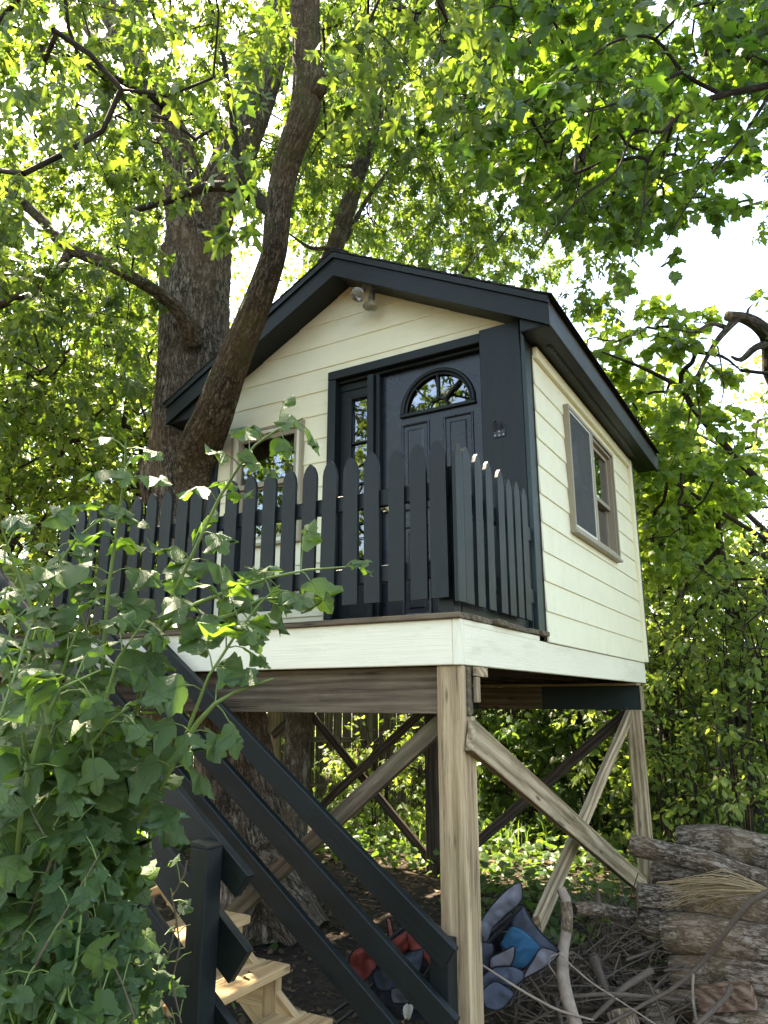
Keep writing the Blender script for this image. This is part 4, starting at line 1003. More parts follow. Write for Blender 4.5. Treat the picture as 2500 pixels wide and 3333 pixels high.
clr = lambda P, x, y, v: clr_a(P, x, y, v) & clr_b(P, x, y, v) & clr_c(P, x, y, v) & clr_d(P, x, y, v)
CA = sample(r1, 1050, ((-8.5, .8), (-3.0, 3.2), (4.0, 9.6)), polyA, holesA, lambda P, x, y, v: np.where(v, 1.0, 0.5) * clr(P, x, y, v))
CO = sample(r1, 330, ((-9.5, 1.0), (-4.5, 5.0), (8.6, 13.5)), polyA, (), lambda P, x, y, v: np.where(v, 0.5, 1.0) * clr(P, x, y, v))
limbsA = [(main, mr), (rstem, rr2), (lstem, lr2), (front, fr2)][1:] + limbs_m
grow(mt, limbsA, np.vstack([CA, CO]), r1, T_SILVER, L_SILVER, 0.12, 24, BARKT, 0.45, 0.75, 300, 0.003, 0.7, 0.014)

# --- slender tree behind the ridge
_q = pD(700, 620, 9.3)
tb = empty('maple_tree', (_q[0] - .25, _q[1], -.1), 'slender forked maple rising behind the ridge of the roof', 'tree')
slim = [_q + (-.25, 0, -_q[2] - .2), _q + (-.18, 0, 2.2 - _q[2]), _q + (-.10, 0, -1.6), _q, pD(728, 520, 9.3), pD(750, 450, 9.3), pD(782, 350, 9.3), pD(800, 290, 9.2), pD(820, 218, 9.2), pD(832, 110, 9.2), pD(850, 20, 9.1), pD(868, -80, 9.0), pD(900, -300, 8.8)]
sr = [.15, .14, .13, .12, .110, .105, .095, .09, .075, .055, .05, .045, .03]
slimb = [([pD(812, 232, 9.2), pD(850, 200, 9.0), pD(885, 165, 8.9), pD(892, 120, 8.8), pD(930, 60, 8.7)], [.055, .05, .048, .03, .02]),
         ([pD(850, 80, 9.1), pD(900, 52, 9.0), pD(1000, 55, 8.8), pD(1100, 90, 8.6)], [.03, .025, .02, .012]),
         ([pD(782, 360, 9.3), pD(720, 358, 9.3), pD(660, 352, 9.3)], [.03, .025, .012]),
         ([pD(745, 520, 9.35), pD(800, 420, 9.6), pD(880, 330, 9.8), pD(1000, 260, 9.8)], [.035, .03, .02, .012]),
         ([pD(715, 535, 9.2), pD(670, 535, 9.1), pD(625, 505, 9.0)], [.03, .025, .012]),
         ([pD(1000, 590, 9.0), pD(1040, 540, 9.2), pD(1070, 525, 9.3), pD(1150, 420, 9.3)], [.02, .018, .015, .01])]
link('trunk', Tubes().add(slim, sr, 28, 0.06, 0.08, 6, 21).mesh('trunk', BARKG), tb)
for k, (p, r) in enumerate(slimb): link('limb', Tubes().add(p, r, 10, 0.08, 0.1, 5, k).mesh('limb', BARKG), tb)
polyF = [(880, -100), (2000, -100), (2150, 300), (2060, 640), (1950, 840), (1800, 920), (1500, 830), (1150, 790), (1000, 820), (940, 700), (1000, 300)]
r2 = rng_(12); clr2 = clear_of([slim[2:], slimb[0][0]], 110)
CF = sample(r2, 900, ((-8, 4.0), (1.8, 10.5), (4.6, 13.0)), polyF, [[(1330, 150), (1480, 130), (1460, 260), (1340, 280)]], lambda P, x, y, v: np.where(v, 1.0, 0.15) * clr2(P, x, y, v) * clr(P, x, y, v))
grow(tb, [(slim[3:], sr[3:])] + slimb, CF, r2, T_SILVER, L_SILVER, 0.13, 26, BARKT, 0.6, 0.75, 0, 0.003, 0.7, 0.014)

# --- broad-leaved maple whose boughs reach in from the right
tn = empty('maple_tree', (3.9, 1.2, -.1), 'broad leaved maple whose dark boughs hang in from the top right', 'tree')
n0 = np.array([4.4, 0.6, -.2])
nt_ = [n0, n0 + (0, 0, 3), n0 + (-.1, 0, 5.5), n0 + (-.2, .1, 7.0), n0 + (-.2, .2, 9)]
nr = [.3, .24, .2, .16, .08]
B0 = n0 + np.array([-.1, 0, 5.0])
nl = [([B0, pD(1780, 90, 4.9), pD(1680, 175, 4.8), pD(1560, 205, 4.7), pD(1470, 240, 4.6), pD(1430, 285, 4.5), pD(1370, 285, 4.4), pD(1330, 370, 4.3), pD(1240, 440, 4.2), pD(1150, 560, 4.2)], [0.0428, 0.0309, 0.0238, 0.0190, 0.0143, 0.0104, 0.0086, 0.0066, 0.0053, 0.0033]),
      ([pD(1560, 205, 4.7), pD(1480, 160, 4.7), pD(1415, 85, 4.7), pD(1340, 85, 4.6), pD(1250, 140, 4.5), pD(1120, 225, 4.4), pD(960, 235, 4.4)], [0.0143, 0.0124, 0.0104, 0.0086, 0.0066, 0.0053, 0.0029]),
      ([pD(1475, 155, 4.7), pD(1440, 170, 4.6), pD(1395, 200, 4.5), pD(1310, 230, 4.4), pD(1200, 260, 4.3), pD(1100, 300, 4.2)], [0.0143, 0.0114, 0.0086, 0.0062, 0.0048, 0.0029]),
      ([pD(1680, 175, 4.8), pD(1600, 300, 4.7), pD(1500, 420, 4.6), pD(1440, 520, 4.5)], [0.0143, 0.0095, 0.0066, 0.0038]),
      ([pD(1470, 240, 4.6), pD(1400, 350, 4.5), pD(1390, 450, 4.4), pD(1360, 560, 4.4)], [0.0076, 0.0057, 0.0048, 0.0029]),
      ([B0 + (0, 0, .6), pD(1800, -100, 5.0), pD(1560, -150, 4.8), pD(1300, -120, 4.6), pD(1050, -60, 4.5)], [0.0333, 0.0261, 0.0190, 0.0119, 0.0057]),
      ([B0 + (0, 0, 1.4), (5.8, -.6, 8), (6.8, -1.2, 8.5)], [0.0333, 0.0238, 0.0095]), ([B0 + (0, 0, 1.8), (5, 2.0, 8.6), (5.2, 3.0, 9.0)], [0.0333, 0.0238, 0.0095])]
link('trunk', Tubes().add(nt_, nr, 24, 0.1, 0.08, 6, 31).mesh('trunk', BARKG), tn)
for k, (p, r) in enumerate(nl): link('limb', Tubes().add(p, r, 9, 0.06, 0.14, 5, k).mesh('limb', BARKT), tn)
polyB = [(1600, -100), (1480, 220), (1450, 390), (1640, 460), (1690, 580), (1790, 680), (1930, 720), (2060, 700), (2150, 680), (2290, 720), (2350, 610), (2380, 470), (2300, 400), (2340, 300), (2450, 290), (2800, 260), (2800, -300), (1600, -300)]
hB = [[(2040, 330), (2170, 330), (2250, 420), (2230, 490), (2130, 470), (2040, 430)], [(1900, 130), (1980, 130), (1960, 190), (1890, 180)]]
r3 = rng_(13)
cb = sample(r3, 360, ((-1.8, 4.4), (-2.2, 3.0), (3.6, 8.4)), polyB, hB, lambda P, x, y, v: np.where(v & (np.linalg.norm(P - CAM, axis=1) > 4.7), 1.0, 0.03), m=300)
grow(tn, nl, cb, r3, T_NORWAY, L_NORWAY, 0.105, 19, BARKT, 0.32, 0.5, 300, 0.003, 0.8, 0.012)

# --- bright young maple past the right eave
ty = empty('maple_tree', (1.6, 4.8, -.1), 'bright green young maple beyond the right eave of the roof', 'tree')
y0 = np.array([1.75, 5.2, -.2])
yt = [y0, y0 + (0, 0, 1.5), y0 + (.05, 0, 3), pD(1490, 870, 8.6), pD(1500, 770, 8.5), pD(1480, 700, 8.5)]
yr = [.08, .065, .05, .035, .025, .012]
yl = [([pD(1495, 850, 8.6), pD(1400, 800, 8.2), pD(1300, 760, 8.0)], [.03, .02, .008]), ([pD(1500, 760, 8.5), pD(1560, 770, 8.2), pD(1600, 800, 8.0)], [.025, .018, .008]), ([yt[2], pD(1400, 1000, 8.2), pD(1380, 900, 8.0)], [.03, .02, .01])]
link('trunk', Tubes().add(yt, yr, 14, 0.1, 0.08, 6, 41).mesh('trunk', BARKT), ty)
for k, (p, r) in enumerate(yl): link('limb', Tubes().add(p, r, 8, 0.08, 0.1, 5, k).mesh('limb', BARKT), ty)
polyC = [(1850, 1120), (1930, 1010), (2080, 990), (2190, 1040), (2270, 1090), (2340, 1190), (2440, 1240), (2400, 1400), (2380, 1620), (2250, 1750), (2120, 1800), (2050, 1500), (1950, 1280)]
r4 = rng_(14)
CC = sample(r4, 230, ((-.5, 4.0), (3.4, 6.5), (2.4, 6.2)), polyC, (), lambda P, x, y, v: np.where(v, 1.0, 0.05))
grow(ty, [(yt[2:], yr[2:])] + yl, CC, r4, T_NORWAY, L_YOUNG, 0.14, 20, BARKT, 0.45, 0.5, 120, 0.004, 0.8, 0.02)

# --- tree with a sawn limb at the right edge
tk = empty('broken_limbed_tree', (4.0, 3.4, -.1), 'bare forked tree with a sawn off limb against the sky at the right', 'tree')
k0 = pD(1720, 1000, 8.3)
kt = [np.array([k0[0], k0[1], -.2]), np.array([k0[0], k0[1], 2.0]), k0, pD(1692, 860, 8.3), pD(1668, 800, 8.2), pD(1664, 745, 8.2), pD(1648, 712, 8.1), pD(1612, 688, 8.1), pD(1572, 683, 8.0)]
link('trunk', Tubes().add(kt, [.16, .14, .12, .100, .09, .082, .072, .060, .052], 20, 0.05, 0.2, 7, 51).mesh('trunk', BARKG), tk)
e0, e1 = pD(1572, 683, 8.0), pD(1557, 681, 8.0)
def jag(pts, rg): return [np.asarray(p) + (rg.normal(0, .035, 3) if 0 < i < len(pts) - 1 else 0) for i, p in enumerate(pts)]
rj = rng_(33)
for p, r in (([pD(1590, 687, 8.05), pD(1573, 712, 8.0), pD(1550, 748, 8.0), pD(1528, 782, 8.0), pD(1512, 800, 8.0), pD(1500, 850, 7.9), pD(1510, 905, 7.9), pD(1498, 950, 7.9)], [.05, .036, .028, .024, .021, .016, .012, .006]),
             ([pD(1565, 706, 8.0), pD(1530, 700, 7.9), pD(1495, 716, 7.9), pD(1450, 710, 7.8)], [.026, .018, .012, .005]), ([pD(1664, 742, 8.2), pD(1622, 744, 8.1), pD(1598, 762, 8.0), pD(1580, 770, 8.0)], [.05, .036, .028, .012]),
             ([pD(1512, 800, 8.0), pD(1480, 838, 7.9), pD(1462, 900, 7.8)], [.014, .010, .004]), ([pD(1528, 782, 8.0), pD(1560, 835, 7.9), pD(1556, 880, 7.9)], [.012, .009, .004]),
             ([pD(1550, 748, 8.0), pD(1545, 790, 7.9), pD(1560, 812, 7.9)], [.010, .008, .003]), ([pD(1612, 688, 8.1), pD(1616, 672, 8.1), pD(1628, 655, 8.1)], [.02, .012, .003]),
             ([pD(1690, 800, 8.2), pD(1800, 600, 8.2), pD(1850, 400, 8.2)], [.09, .07, .04])):
    link('limb', Tubes().add(jag(p, rj), r, 12, 0.05, 0.22, 7, 3).mesh('limb', BARKG), tk)
link('sawn_end', Tubes().add([e0 - (e1 - e0) * .4, e0 + (e1 - e0) * .25, e0 + (e1 - e0) * .26], [.054, .051, .002], 20, raw=True).mesh('sawn_end', PALES), tk)
r5 = rng_(15)
CK = sample(r5, 60, ((2.2, 6), (2.0, 6), (4.5, 9)), [(2380, 480), (2560, 300), (2560, 620), (2480, 560), (2400, 600)], (), lambda P, x, y, v: np.where(v, 1, .12))
grow(tk, [([pD(1800, 600, 7.5), pD(1850, 400, 7.5)], [.05, .04])], CK, r5, T_OVATE, L_FAR, 0.09, 16, BARKT, 0.4, 0.5)

# --- woodland behind: every trunk with its own crown
def wood_tree(name, label, px, dist, h, cr, nc, leaf, templ, size, seed, z0=0.25, trunk=.14, poly=None, mat=BARKT, leaves=34, spray=.8, holes=(), flatc=1.0, cat='tree', group='woodland trees behind the cabin'):
    g = at(px * Q, 2284, dist); x, y = g[0], g[1]; z = gz(x, y) - .1
    t = empty(name, (x, y, z), label, cat, group); rng = rng_(seed)
    P = [np.array([x, y, z])]; 
    for k in range(1, 6): P.append(np.array([x + rng.normal(0, .05 * k * .4), y + rng.normal(0, .08 * k * .4), z + h * .85 * k / 5]))
    R = [trunk * (1 - .16 * k) for k in range(6)]
    link('trunk', Tubes().add(P, R, 12, 0.25, 0.1, 5, seed).mesh('trunk', mat), t)
    lim = []
    for k in range(7):
        b = P[1 + k % 4] + np.array([0, 0, .3 * (k % 3)]); a = rng.uniform(0, 6.28)
        e = b + np.array([math.cos(a) * cr * .7, math.sin(a) * cr * .7, cr * rng.uniform(.2, .8)])
        lim.append(([b, (b + e) / 2 + np.array([0, 0, .15 * cr]), e], [trunk * .4, trunk * .25, trunk * .1]))
        link('limb', Tubes().add(*lim[-1], 7, 0.2, 0.1, 5, k).mesh('limb', mat), t)
    C = []
    while len(C) < nc:
        q = rng.normal(0, 1, 3); q /= np.linalg.norm(q); q *= rng.uniform(.35, 1.0) ** .5
        c = np.array([x + q[0] * cr, y + q[1] * cr, z + h * (z0 + 1) / 2 + q[2] * h * (1 - z0) / 2])
        if c[2] < z + .2: continue
        if -3.6 < c[0] < .5 and -1.6 < c[1] < 3.6 and c[2] < 6.3: continue
        u, v, w = project(c)
        if w < 3: continue
        vis = -20 < u < 2520 and -20 < v < 3333
        if any((lambda q_, t_: t_ > .8 and np.linalg.norm(q_ - t_ * np.array(SUN)) < r_)(c - np.array(w0), (c - np.array(w0)) @ np.array(SUN)) for w0, r_ in WELLS): continue
        if vis and poly is not None and not inpoly(np.array([u]), np.array([v]), poly)[0]: continue
        if vis and any(inpoly(np.array([u]), np.array([v]), hh)[0] for hh in holes): continue
        C.append(c)
    grow(t, [(P[1:], R[1:])] + lim, np.array(C), rng, templ, leaf, size, leaves, mat, spray, 0.5, 0, 0.006, 0.8, 0.04)
    return t
skyR = [[(2030, -50), (2560, -50), (2560, 1060), (2380, 1050), (2230, 1000), (2060, 960), (1990, 900), (2060, 640), (2100, 300)]]
WT = [('leafy wild cherry behind the far left end of the picket fence', -60, 9.0, 7.5, 2.6, 190), ('sunlit thicket tree left of the big maple trunk', 110, 10.5, 8.0, 2.4, 200),
      ('thin dark stemmed tree just left of the maple burl', 235, 9.5, 6.5, 1.8, 150), ('tall pale crowned tree behind the upper left boughs', 40, 14, 12.5, 3.8, 230),
      ('tall tree whose crown fills the gap left of the ridge', 330, 15, 12.5, 3.4, 210), ('tree behind the gable peak', 620, 16, 14, 3.6, 200),
      ('yellow green tree above the right slope of the roof', 900, 15, 12, 3.4, 200), ('small leaved grey green tree over the right eave', 1170, 13.5, 10.2, 2.6, 190),
      ('dark stemmed tree right of the green corner board', 1480, 11, 6.4, 2.2, 200), ('forked tree with a crooked limb above the log pile', 1600, 9.6, 5.4, 2.0, 170),
      ('pale sunlit tree at the far right under the sawn limb', 1720, 13, 8.2, 3.0, 220), ('hazy light green tree between the right eave and the sawn limb', 1390, 17, 9.6, 3.6, 220)]
for k, (lb, px, d, h, cr, nc) in enumerate(WT):
    far = d > 12
    wood_tree('woodland_tree', lb, px, d, h, cr, int(nc * (.8 if k in (8, 9, 10) else 1)), L_FAR, T_OVATE if k in (0, 7, 9) else T_QUAD if far else T_NORWAY, 0.15 if far else 0.115, 100 + k, 0.12, .10 + .004 * h, None, BARKT, 34 if far else 30, .8 if far else .65, skyR)

# --- shrubs behind and beside the platform
def shrub(label, px, dist, h, w, n, seed, templ, leaf, size, name='shrub'):
    g = at(px * Q, 2284, dist); x, y = g[0], g[1]; z = gz(x, y) - .05; rng = rng_(seed)
    t = empty(name, (x, y, z), label, 'shrub', 'shrubs round the platform'); T = Tubes(); lim = []
    for k in range(9):
        a = rng.uniform(0, 6.28); q = rng.uniform(.25, 1) * w * .8
        p = [np.array([x + math.cos(a) * .12, y + math.sin(a) * .12, z]), np.array([x + math.cos(a) * q * .45, y + math.sin(a) * q * .45, z + h * .55]), np.array([x + math.cos(a) * q, y + math.sin(a) * q, z + h * rng.uniform(.75, 1.0)])]
        r = [.016, .011, .005]; lim.append((p, r))
        link('stem', Tubes().add(p, r, 6, 0.2).mesh('stem', BARKT), t)
    q = rng.normal(0, 1, (n * 3, 3)); q /= np.linalg.norm(q, axis=1)[:, None]; q *= rng.uniform(.3, 1, (n * 3, 1)) ** .5
    C = np.array([x, y, z + h * .55]) + q * np.array([w, w, h * .5]); C = C[C[:, 2] > z + .1]
    C = C[~((C[:, 0] > -4.4) & (C[:, 0] < .3) & (C[:, 1] > -1.5) & (C[:, 1] < 3.1))][:n]
    grow(t, lim, C, rng, templ, leaf, size, 22, BARKT, .4, .5, 0, .003, .8, .02)
SH = [('arching leafy shrub right of the rear post', 1440, 8.2, 3.2, 1.1, 150, T_OVATE, .085), ('tall wispy shrub behind the top of the log pile', 1560, 7.6, 3.0, 1.1, 150, T_OVATE, .08),
      ('bright shrub at the right edge behind the logs', 1680, 8.2, 3.4, 1.2, 150, T_OVATE, .085), ('dark shrub behind the two rear braces', 1130, 10.5, 2.4, 1.2, 140, T_HEART, .10),
      ('light leaved shrub seen right behind the pale front post', 1000, 11, 2.0, .9, 110, T_OVATE, .09), ('shrub in the shade between brace and rear post', 1270, 10, 2.6, 1.2, 140, T_HEART, .10),
      ('low shrub in front of the plank fence', 830, 9.6, 1.5, .7, 70, T_OVATE, .085), ('leafy shrub under the left half of the platform', 380, 9.5, 2.6, 1.3, 120, T_OVATE, .09),
      ('low spreading shrub beside the log pile', 1430, 10.5, 2.6, 1.5, 140, T_HEART, .11), ('broad shrub at the far right by the clearing', 1700, 11, 3.0, 1.6, 150, T_OVATE, .09)]
for k, (lb, px, d, h, w, n, tm, sz) in enumerate(SH): shrub(lb, px, d, h, w, int(n * .75), 200 + k, tm, L_GROUND if tm is T_HEART else L_FAR, sz)

# --- far woods that read as one mass
def far_woods():
    rng = rng_(77); n = 42000
    a = rng.uniform(-1.1, 1.1, n); d = rng.uniform(19, 30, n)
    x = CAM[0] + d * (_R[0] * np.sin(a) + math.sin(-YAW) * np.cos(a)); y = CAM[1] + d * (_R[1] * np.sin(a) + math.cos(YAW) * np.cos(a))
    top = 5.5 + 2.2 * np.sin(a * 7) + 1.5 * np.sin(a * 17 + 1) + np.where(a < .1, 7.0, 1.0) * np.clip((.35 - a) / .5, 0, 1)
    z = rng.uniform(-.2, 1, n) ** 1.0 * top
    P = np.stack([x, y, z], 1); cl = np.array([noise.noise(Vector(p * .55)) for p in P]); P = P[cl > -.16]; m = len(P)
    L = Leaves(); L.add(P, rng.normal(0, 1, (m, 3)) + (0, 0, -.4), rng.normal(0, .6, (m, 3)) + (0, 0, .8), rng.uniform(.22, .42, m), np.clip(rng.normal(.5, .28, m), 0, 1))
    L.build(None, T_QUAD, L_FAR, rng, 'distant_woods', 0, kind='stuff')
far_woods()

#@@PROPS
# ------------------------------------------------------------------ firewood
def cut_mat():
    m, n, b = newmat('sawn_log_end')
    c = coords(n, 'UV', (1, 1, 1), False); v = n.nodes.new('ShaderNodeVectorMath'); v.operation = 'LENGTH'; n.links.new(c, v.inputs[0])
    r = math_(n, 'SINE', math_(n, 'MULTIPLY_ADD', noise_(n, c, 3, 3), 6, math_(n, 'MULTIPLY', v.outputs['Value'], 60)))
    f = noise_(n, coords(n, 'Object', (1, 1, 1), False), 30, 5, .7)
    col = ramp(n, math_(n, 'ADD', math_(n, 'MULTIPLY', r, .15), f), [(.3, (.10, .075, .05)), (.55, (.24, .185, .125)), (.8, (.38, .31, .22))])
    n.links.new(col, b.inputs['Base Color']); b.inputs['Roughness'].default_value = .9; bump(n, b, f, .6, .01); return m
CUT = cut_mat()
REDW = wood('reddish_split_wood', (0.09, 0.045, 0.024), (0.20, 0.115, 0.07), (0.34, 0.235, 0.155), 0.8, 10, 0, .8, .4)
def Z7(x, y): return 1700 + x * .4822, 2500 + y * .4822
def z7(x, y, d): return at(*Z7(x, y), d)
def log(label, pts, rad, seed, mat=LOGB, sides=26, name='log', rough=.075):
    p0 = pts[0]; t = empty(name, tuple(p0), label, 'log', 'firewood logs in the pile at the right')
    link('bark', Tubes().add(pts, rad, sides, 0.035, rough, 4.5, seed).mesh('bark', mat), t)
    P, r = smooth_path(pts, rad, .035)
    for q, d, rr in ((P[0], P[0] - P[1], r[0]), (P[-1], P[-1] - P[-2], r[-1])):
        d = norm(d); a = norm(np.cross(d, [0.2, 0.1, 1])); b = np.cross(d, a)
        ang = np.linspace(0, 2 * math.pi, 19)[:-1]
        V = [q + d * .004] + [q + d * .003 * math.sin(k * 2.0) + (a * math.cos(w) + b * math.sin(w)) * rr * 1.0 for k, w in enumerate(ang)]
        uv = np.array([(0, 0)] + [(math.cos(w), math.sin(w)) for w in ang])
        link('cut_end', mesh_np('cut_end', np.array(V), np.array([(0, 1 + k, 1 + (k + 1) % 18) for k in range(18)]), CUT, uv), t)
    return t
log('thick dark log lying along the back on top of the pile', [z7(1075, 520, 4.95), z7(1350, 525, 4.8), z7(1680, 590, 4.65), z7(2200, 660, 4.45)], [.118, .122, .125, .12], 1)
log('long pale slender log sloping across the top of the pile', [z7(733, 517, 4.55), z7(960, 570, 4.45), z7(1280, 645, 4.3), z7(1500, 725, 4.2), z7(1690, 780, 4.1), z7(2050, 850, 3.95)], [.062, .062, .066, .062, .062, .06], 2)
log('shadowed log tucked under the long pale slender log', [z7(893, 715, 4.8), z7(1200, 740, 4.65), z7(1700, 800, 4.4)], [.085, .09, .09], 3)
log('mossy log beneath the tuft of dry straw', [z7(778, 868, 4.25), z7(1000, 893, 4.2), z7(1400, 935, 4.0), z7(1680, 1010, 3.85), z7(2100, 1080, 3.65)], [.070, .076, .086, .08, .08], 4)
log('short stub of log wedged against the thickest log', [z7(845, 1040, 4.2), z7(900, 1070, 4.15), z7(1000, 1090, 4.1)], [.080, .084, .08], 5)
log('thickest flaky log in the middle of the pile', [z7(968, 1110, 4.05), z7(1200, 1125, 3.95), z7(1500, 1190, 3.8), z7(2000, 1260, 3.55)], [.098, .104, .108, .105], 6)
log('thin mossy log jutting out under the thickest log', [z7(792, 1210, 4.2), z7(1000, 1225, 4.1), z7(1300, 1270, 3.95)], [.035, .042, .05], 7)
log('wide bark covered log below the thickest log', [z7(1025, 1378, 3.95), z7(1250, 1390, 3.85), z7(1500, 1430, 3.7), z7(2000, 1500, 3.5)], [.084, .09, .092, .09], 8)
log('dark log behind the reddish split piece', [z7(968, 1585, 3.85), z7(1250, 1600, 3.7), z7(1700, 1660, 3.5), z7(1950, 1690, 3.4)], [.062, .062, .065, .06], 9)
log('round stump end in shadow among the sticks', [z7(850, 1530, 3.95), z7(900, 1600, 3.8), z7(930, 1690, 3.65)], [.07, .075, .07], 10)
log('sawn chunk standing at the bottom edge with its cut end up', [z7(660, 1650, 3.55), z7(690, 1760, 3.5), z7(720, 1860, 3.48)], [.070, .075, .078], 11)
log('low log at the bottom right corner', [z7(1190, 1745, 3.55), z7(1450, 1735, 3.45), z7(1900, 1770, 3.3)], [.055, .06, .06], 12)
log('dark log half hidden behind the short stub', [z7(615, 1175, 4.4), z7(740, 1170, 4.35), z7(900, 1190, 4.3)], [.040, .042, .045], 13)
log('long bottom log lying on the ground under the pile', [z7(1100, 1850, 3.9), z7(1500, 1880, 3.7), z7(2100, 1950, 3.5)], [.09, .1, .1], 14)
for k, lb in enumerate(('log deep in the pile behind the mossy log', 'log deep in the pile behind the thickest log', 'log deep in the pile behind the wide bark covered log')):
    p = z7(1250 + 60 * k, 930 + 240 * k, 4.4 - .12 * k); q = p + np.array([1.1, -.05, -.02]); log(lb, [p, (p + q) / 2, q], [.085, .09, .085], 20 + k, sides=14)
# reddish split piece
sp = empty('split_log', tuple(z7(1400, 1540, 3.5)), 'reddish freshly split wedge of wood leaning on the lower logs', 'log')
a, b, c, d = z7(1175, 1500, 3.6), z7(1545, 1455, 3.45), z7(1600, 1620, 3.4), z7(1240, 1640, 3.55)
def slab_between(name, parent, a, b, c, d, t, mat, seed=0, bumpy=.008):
    n = np.cross(b - a, d - a); n = norm(n); rg = random.Random(seed); V = []; NU, NV = 7, 4
    for o in (0, t):
        for i in range(NU + 1):
            for j in range(NV + 1):
                u, v = i / NU, j / NV; p = (a * (1 - u) + b * u) * (1 - v) + (d * (1 - u) + c * u) * v
                V.append(p + n * (o * (.4 + .6 * v) + rg.uniform(-bumpy, bumpy)))
    m = (NU + 1) * (NV + 1); ix = lambda i, j, o: o * m + i * (NV + 1) + j; F = []
    for i in range(NU):
        for j in range(NV): F += [(ix(i, j, 0), ix(i + 1, j, 0), ix(i + 1, j + 1, 0), ix(i, j + 1, 0)), (ix(i, j, 1), ix(i, j + 1, 1), ix(i + 1, j + 1, 1), ix(i + 1, j, 1))]
        F += [(ix(i, 0, 0), ix(i, 0, 1), ix(i + 1, 0, 1), ix(i + 1, 0, 0)), (ix(i, NV, 0), ix(i + 1, NV, 0), ix(i + 1, NV, 1), ix(i, NV, 1))]
    for j in range(NV): F += [(ix(0, j, 0), ix(0, j + 1, 0), ix(0, j + 1, 1), ix(0, j, 1)), (ix(NU, j, 0), ix(NU, j, 1), ix(NU, j + 1, 1), ix(NU, j + 1, 0))]
    return link(name, mesh_py(name, V, F, mat), parent)
slab_between('split_face', sp, a, b, c, d, -.05, REDW, 1); e = norm(b - a)
link('torn_edge', Tubes().add([a, (a + b) / 2 + np.array([0, 0, .006]), b], [.012, .016, .012], 8, .03, .3, 5, 2).mesh('torn_edge', REDW), sp)

# ------------------------------------------------------------------ sticks and brush
def stick(label, pts, rad, mat, sides=9, name='stick', rough=.18):
    o = link(name, Tubes().add(pts, rad, sides, .04, rough, 4, len(label) * 1.7).mesh(name, mat)); tag(o, label, 'stick', 'loose sticks by the firewood'); return o
stk = stick('crooked pale stick standing upright with bark on its upper half', [z7(258, 815, 3.75), z7(292, 880, 3.72), z7(300, 960, 3.7), z7(298, 1100, 3.65), z7(275, 1230, 3.6), z7(275, 1400, 3.5), z7(315, 1590, 3.4), z7(385, 1790, 3.3), z7(420, 1850, 3.3)], [.021, .024, .026, .027, .029, .031, .030, .029, .028], PALES, 14)
link('bark_sleeve', Tubes().add([z7(290, 900, 3.718), z7(300, 960, 3.7), z7(299, 1060, 3.668), z7(297, 1115, 3.645)], [.0275, .029, .03, .029], 14, .02, .16, 5, 3).mesh('bark_sleeve', LOGB), stk)
stick('broken grey branch reaching left from the log pile', [z7(345, 955, 4.15), z7(480, 945, 4.2), z7(600, 965, 4.25), z7(820, 1000, 4.3)], [.034, .038, .034, .034], LOGB, 14)
stick('upright snag stub on the broken grey branch', [z7(510, 950, 4.2), z7(512, 880, 4.2), z7(508, 800, 4.2)], [.022, .014, .005], STICKB)
stick('long thin grey branch slanting across the front of the logs', [z7(1700, 815, 3.4), z7(1560, 890, 3.42), z7(1450, 1005, 3.44), z7(1340, 1150, 3.46), z7(1250, 1270, 3.5), z7(1130, 1395, 3.5), z7(1000, 1500, 3.5), z7(830, 1590, 3.5), z7(700, 1665, 3.48), z7(540, 1745, 3.45)], [.014, .014, .013, .012, .012, .011, .010, .009, .008, .006], STICKB)
stick('bent branch with rounded tip in the middle of the brush', [z7(470, 1700, 3.5), z7(600, 1570, 3.55), z7(690, 1480, 3.6), z7(770, 1430, 3.65), z7(870, 1365, 3.7)], [.010, .014, .015, .017, .018], STICKB)
stick('thin pale stick slanting down from behind the front post', [z7(-330, 1290, 3.5), z7(-100, 1440, 3.42), z7(80, 1550, 3.38), z7(260, 1640, 3.34), z7(480, 1700, 3.3)], [.004, .005, .006, .006, .004], PALES)
stick('straight grey stick lying level across the brush', [z7(290, 1545, 3.55), z7(600, 1525, 3.55), z7(900, 1550, 3.55), z7(1100, 1570, 3.5)], [.009, .010, .009, .006], STICKB)
stick('arched thin stick curling by the blue chair', [z7(240, 1420, 3.5), z7(180, 1330, 3.5), z7(190, 1270, 3.5), z7(250, 1250, 3.5), z7(330, 1330, 3.5), z7(470, 1450, 3.5), z7(640, 1560, 3.5), z7(900, 1730, 3.4)], [.003, .0035, .004, .004, .004, .004, .004, .003], PALES)
stick('thick mossy stick poking up from the brush', [z7(480, 1280, 3.95), z7(530, 1420, 3.8), z7(590, 1600, 3.65)], [.028, .025, .022], STICKB, 12)
stick('slim twig leaning up beside the reddish split wedge', [z7(1410, 1470, 3.4), z7(1380, 1540, 3.38), z7(1270, 1650, 3.35), z7(1170, 1740, 3.3)], [.014, .012, .012, .011], STICKB)
stick('vertical thin stick in front of the wide log', [z7(1155, 1390, 3.45), z7(1150, 1550, 3.42), z7(1185, 1760, 3.4)], [.006, .007, .006], PALES)
stick('thin dark branch rising at the right edge of the pile', [z7(1640, 600, 4.0), z7(1660, 700, 4.0), z7(1650, 880, 3.9)], [.006, .006, .005], STICKB)
rb = rng_(41); T = Tubes()
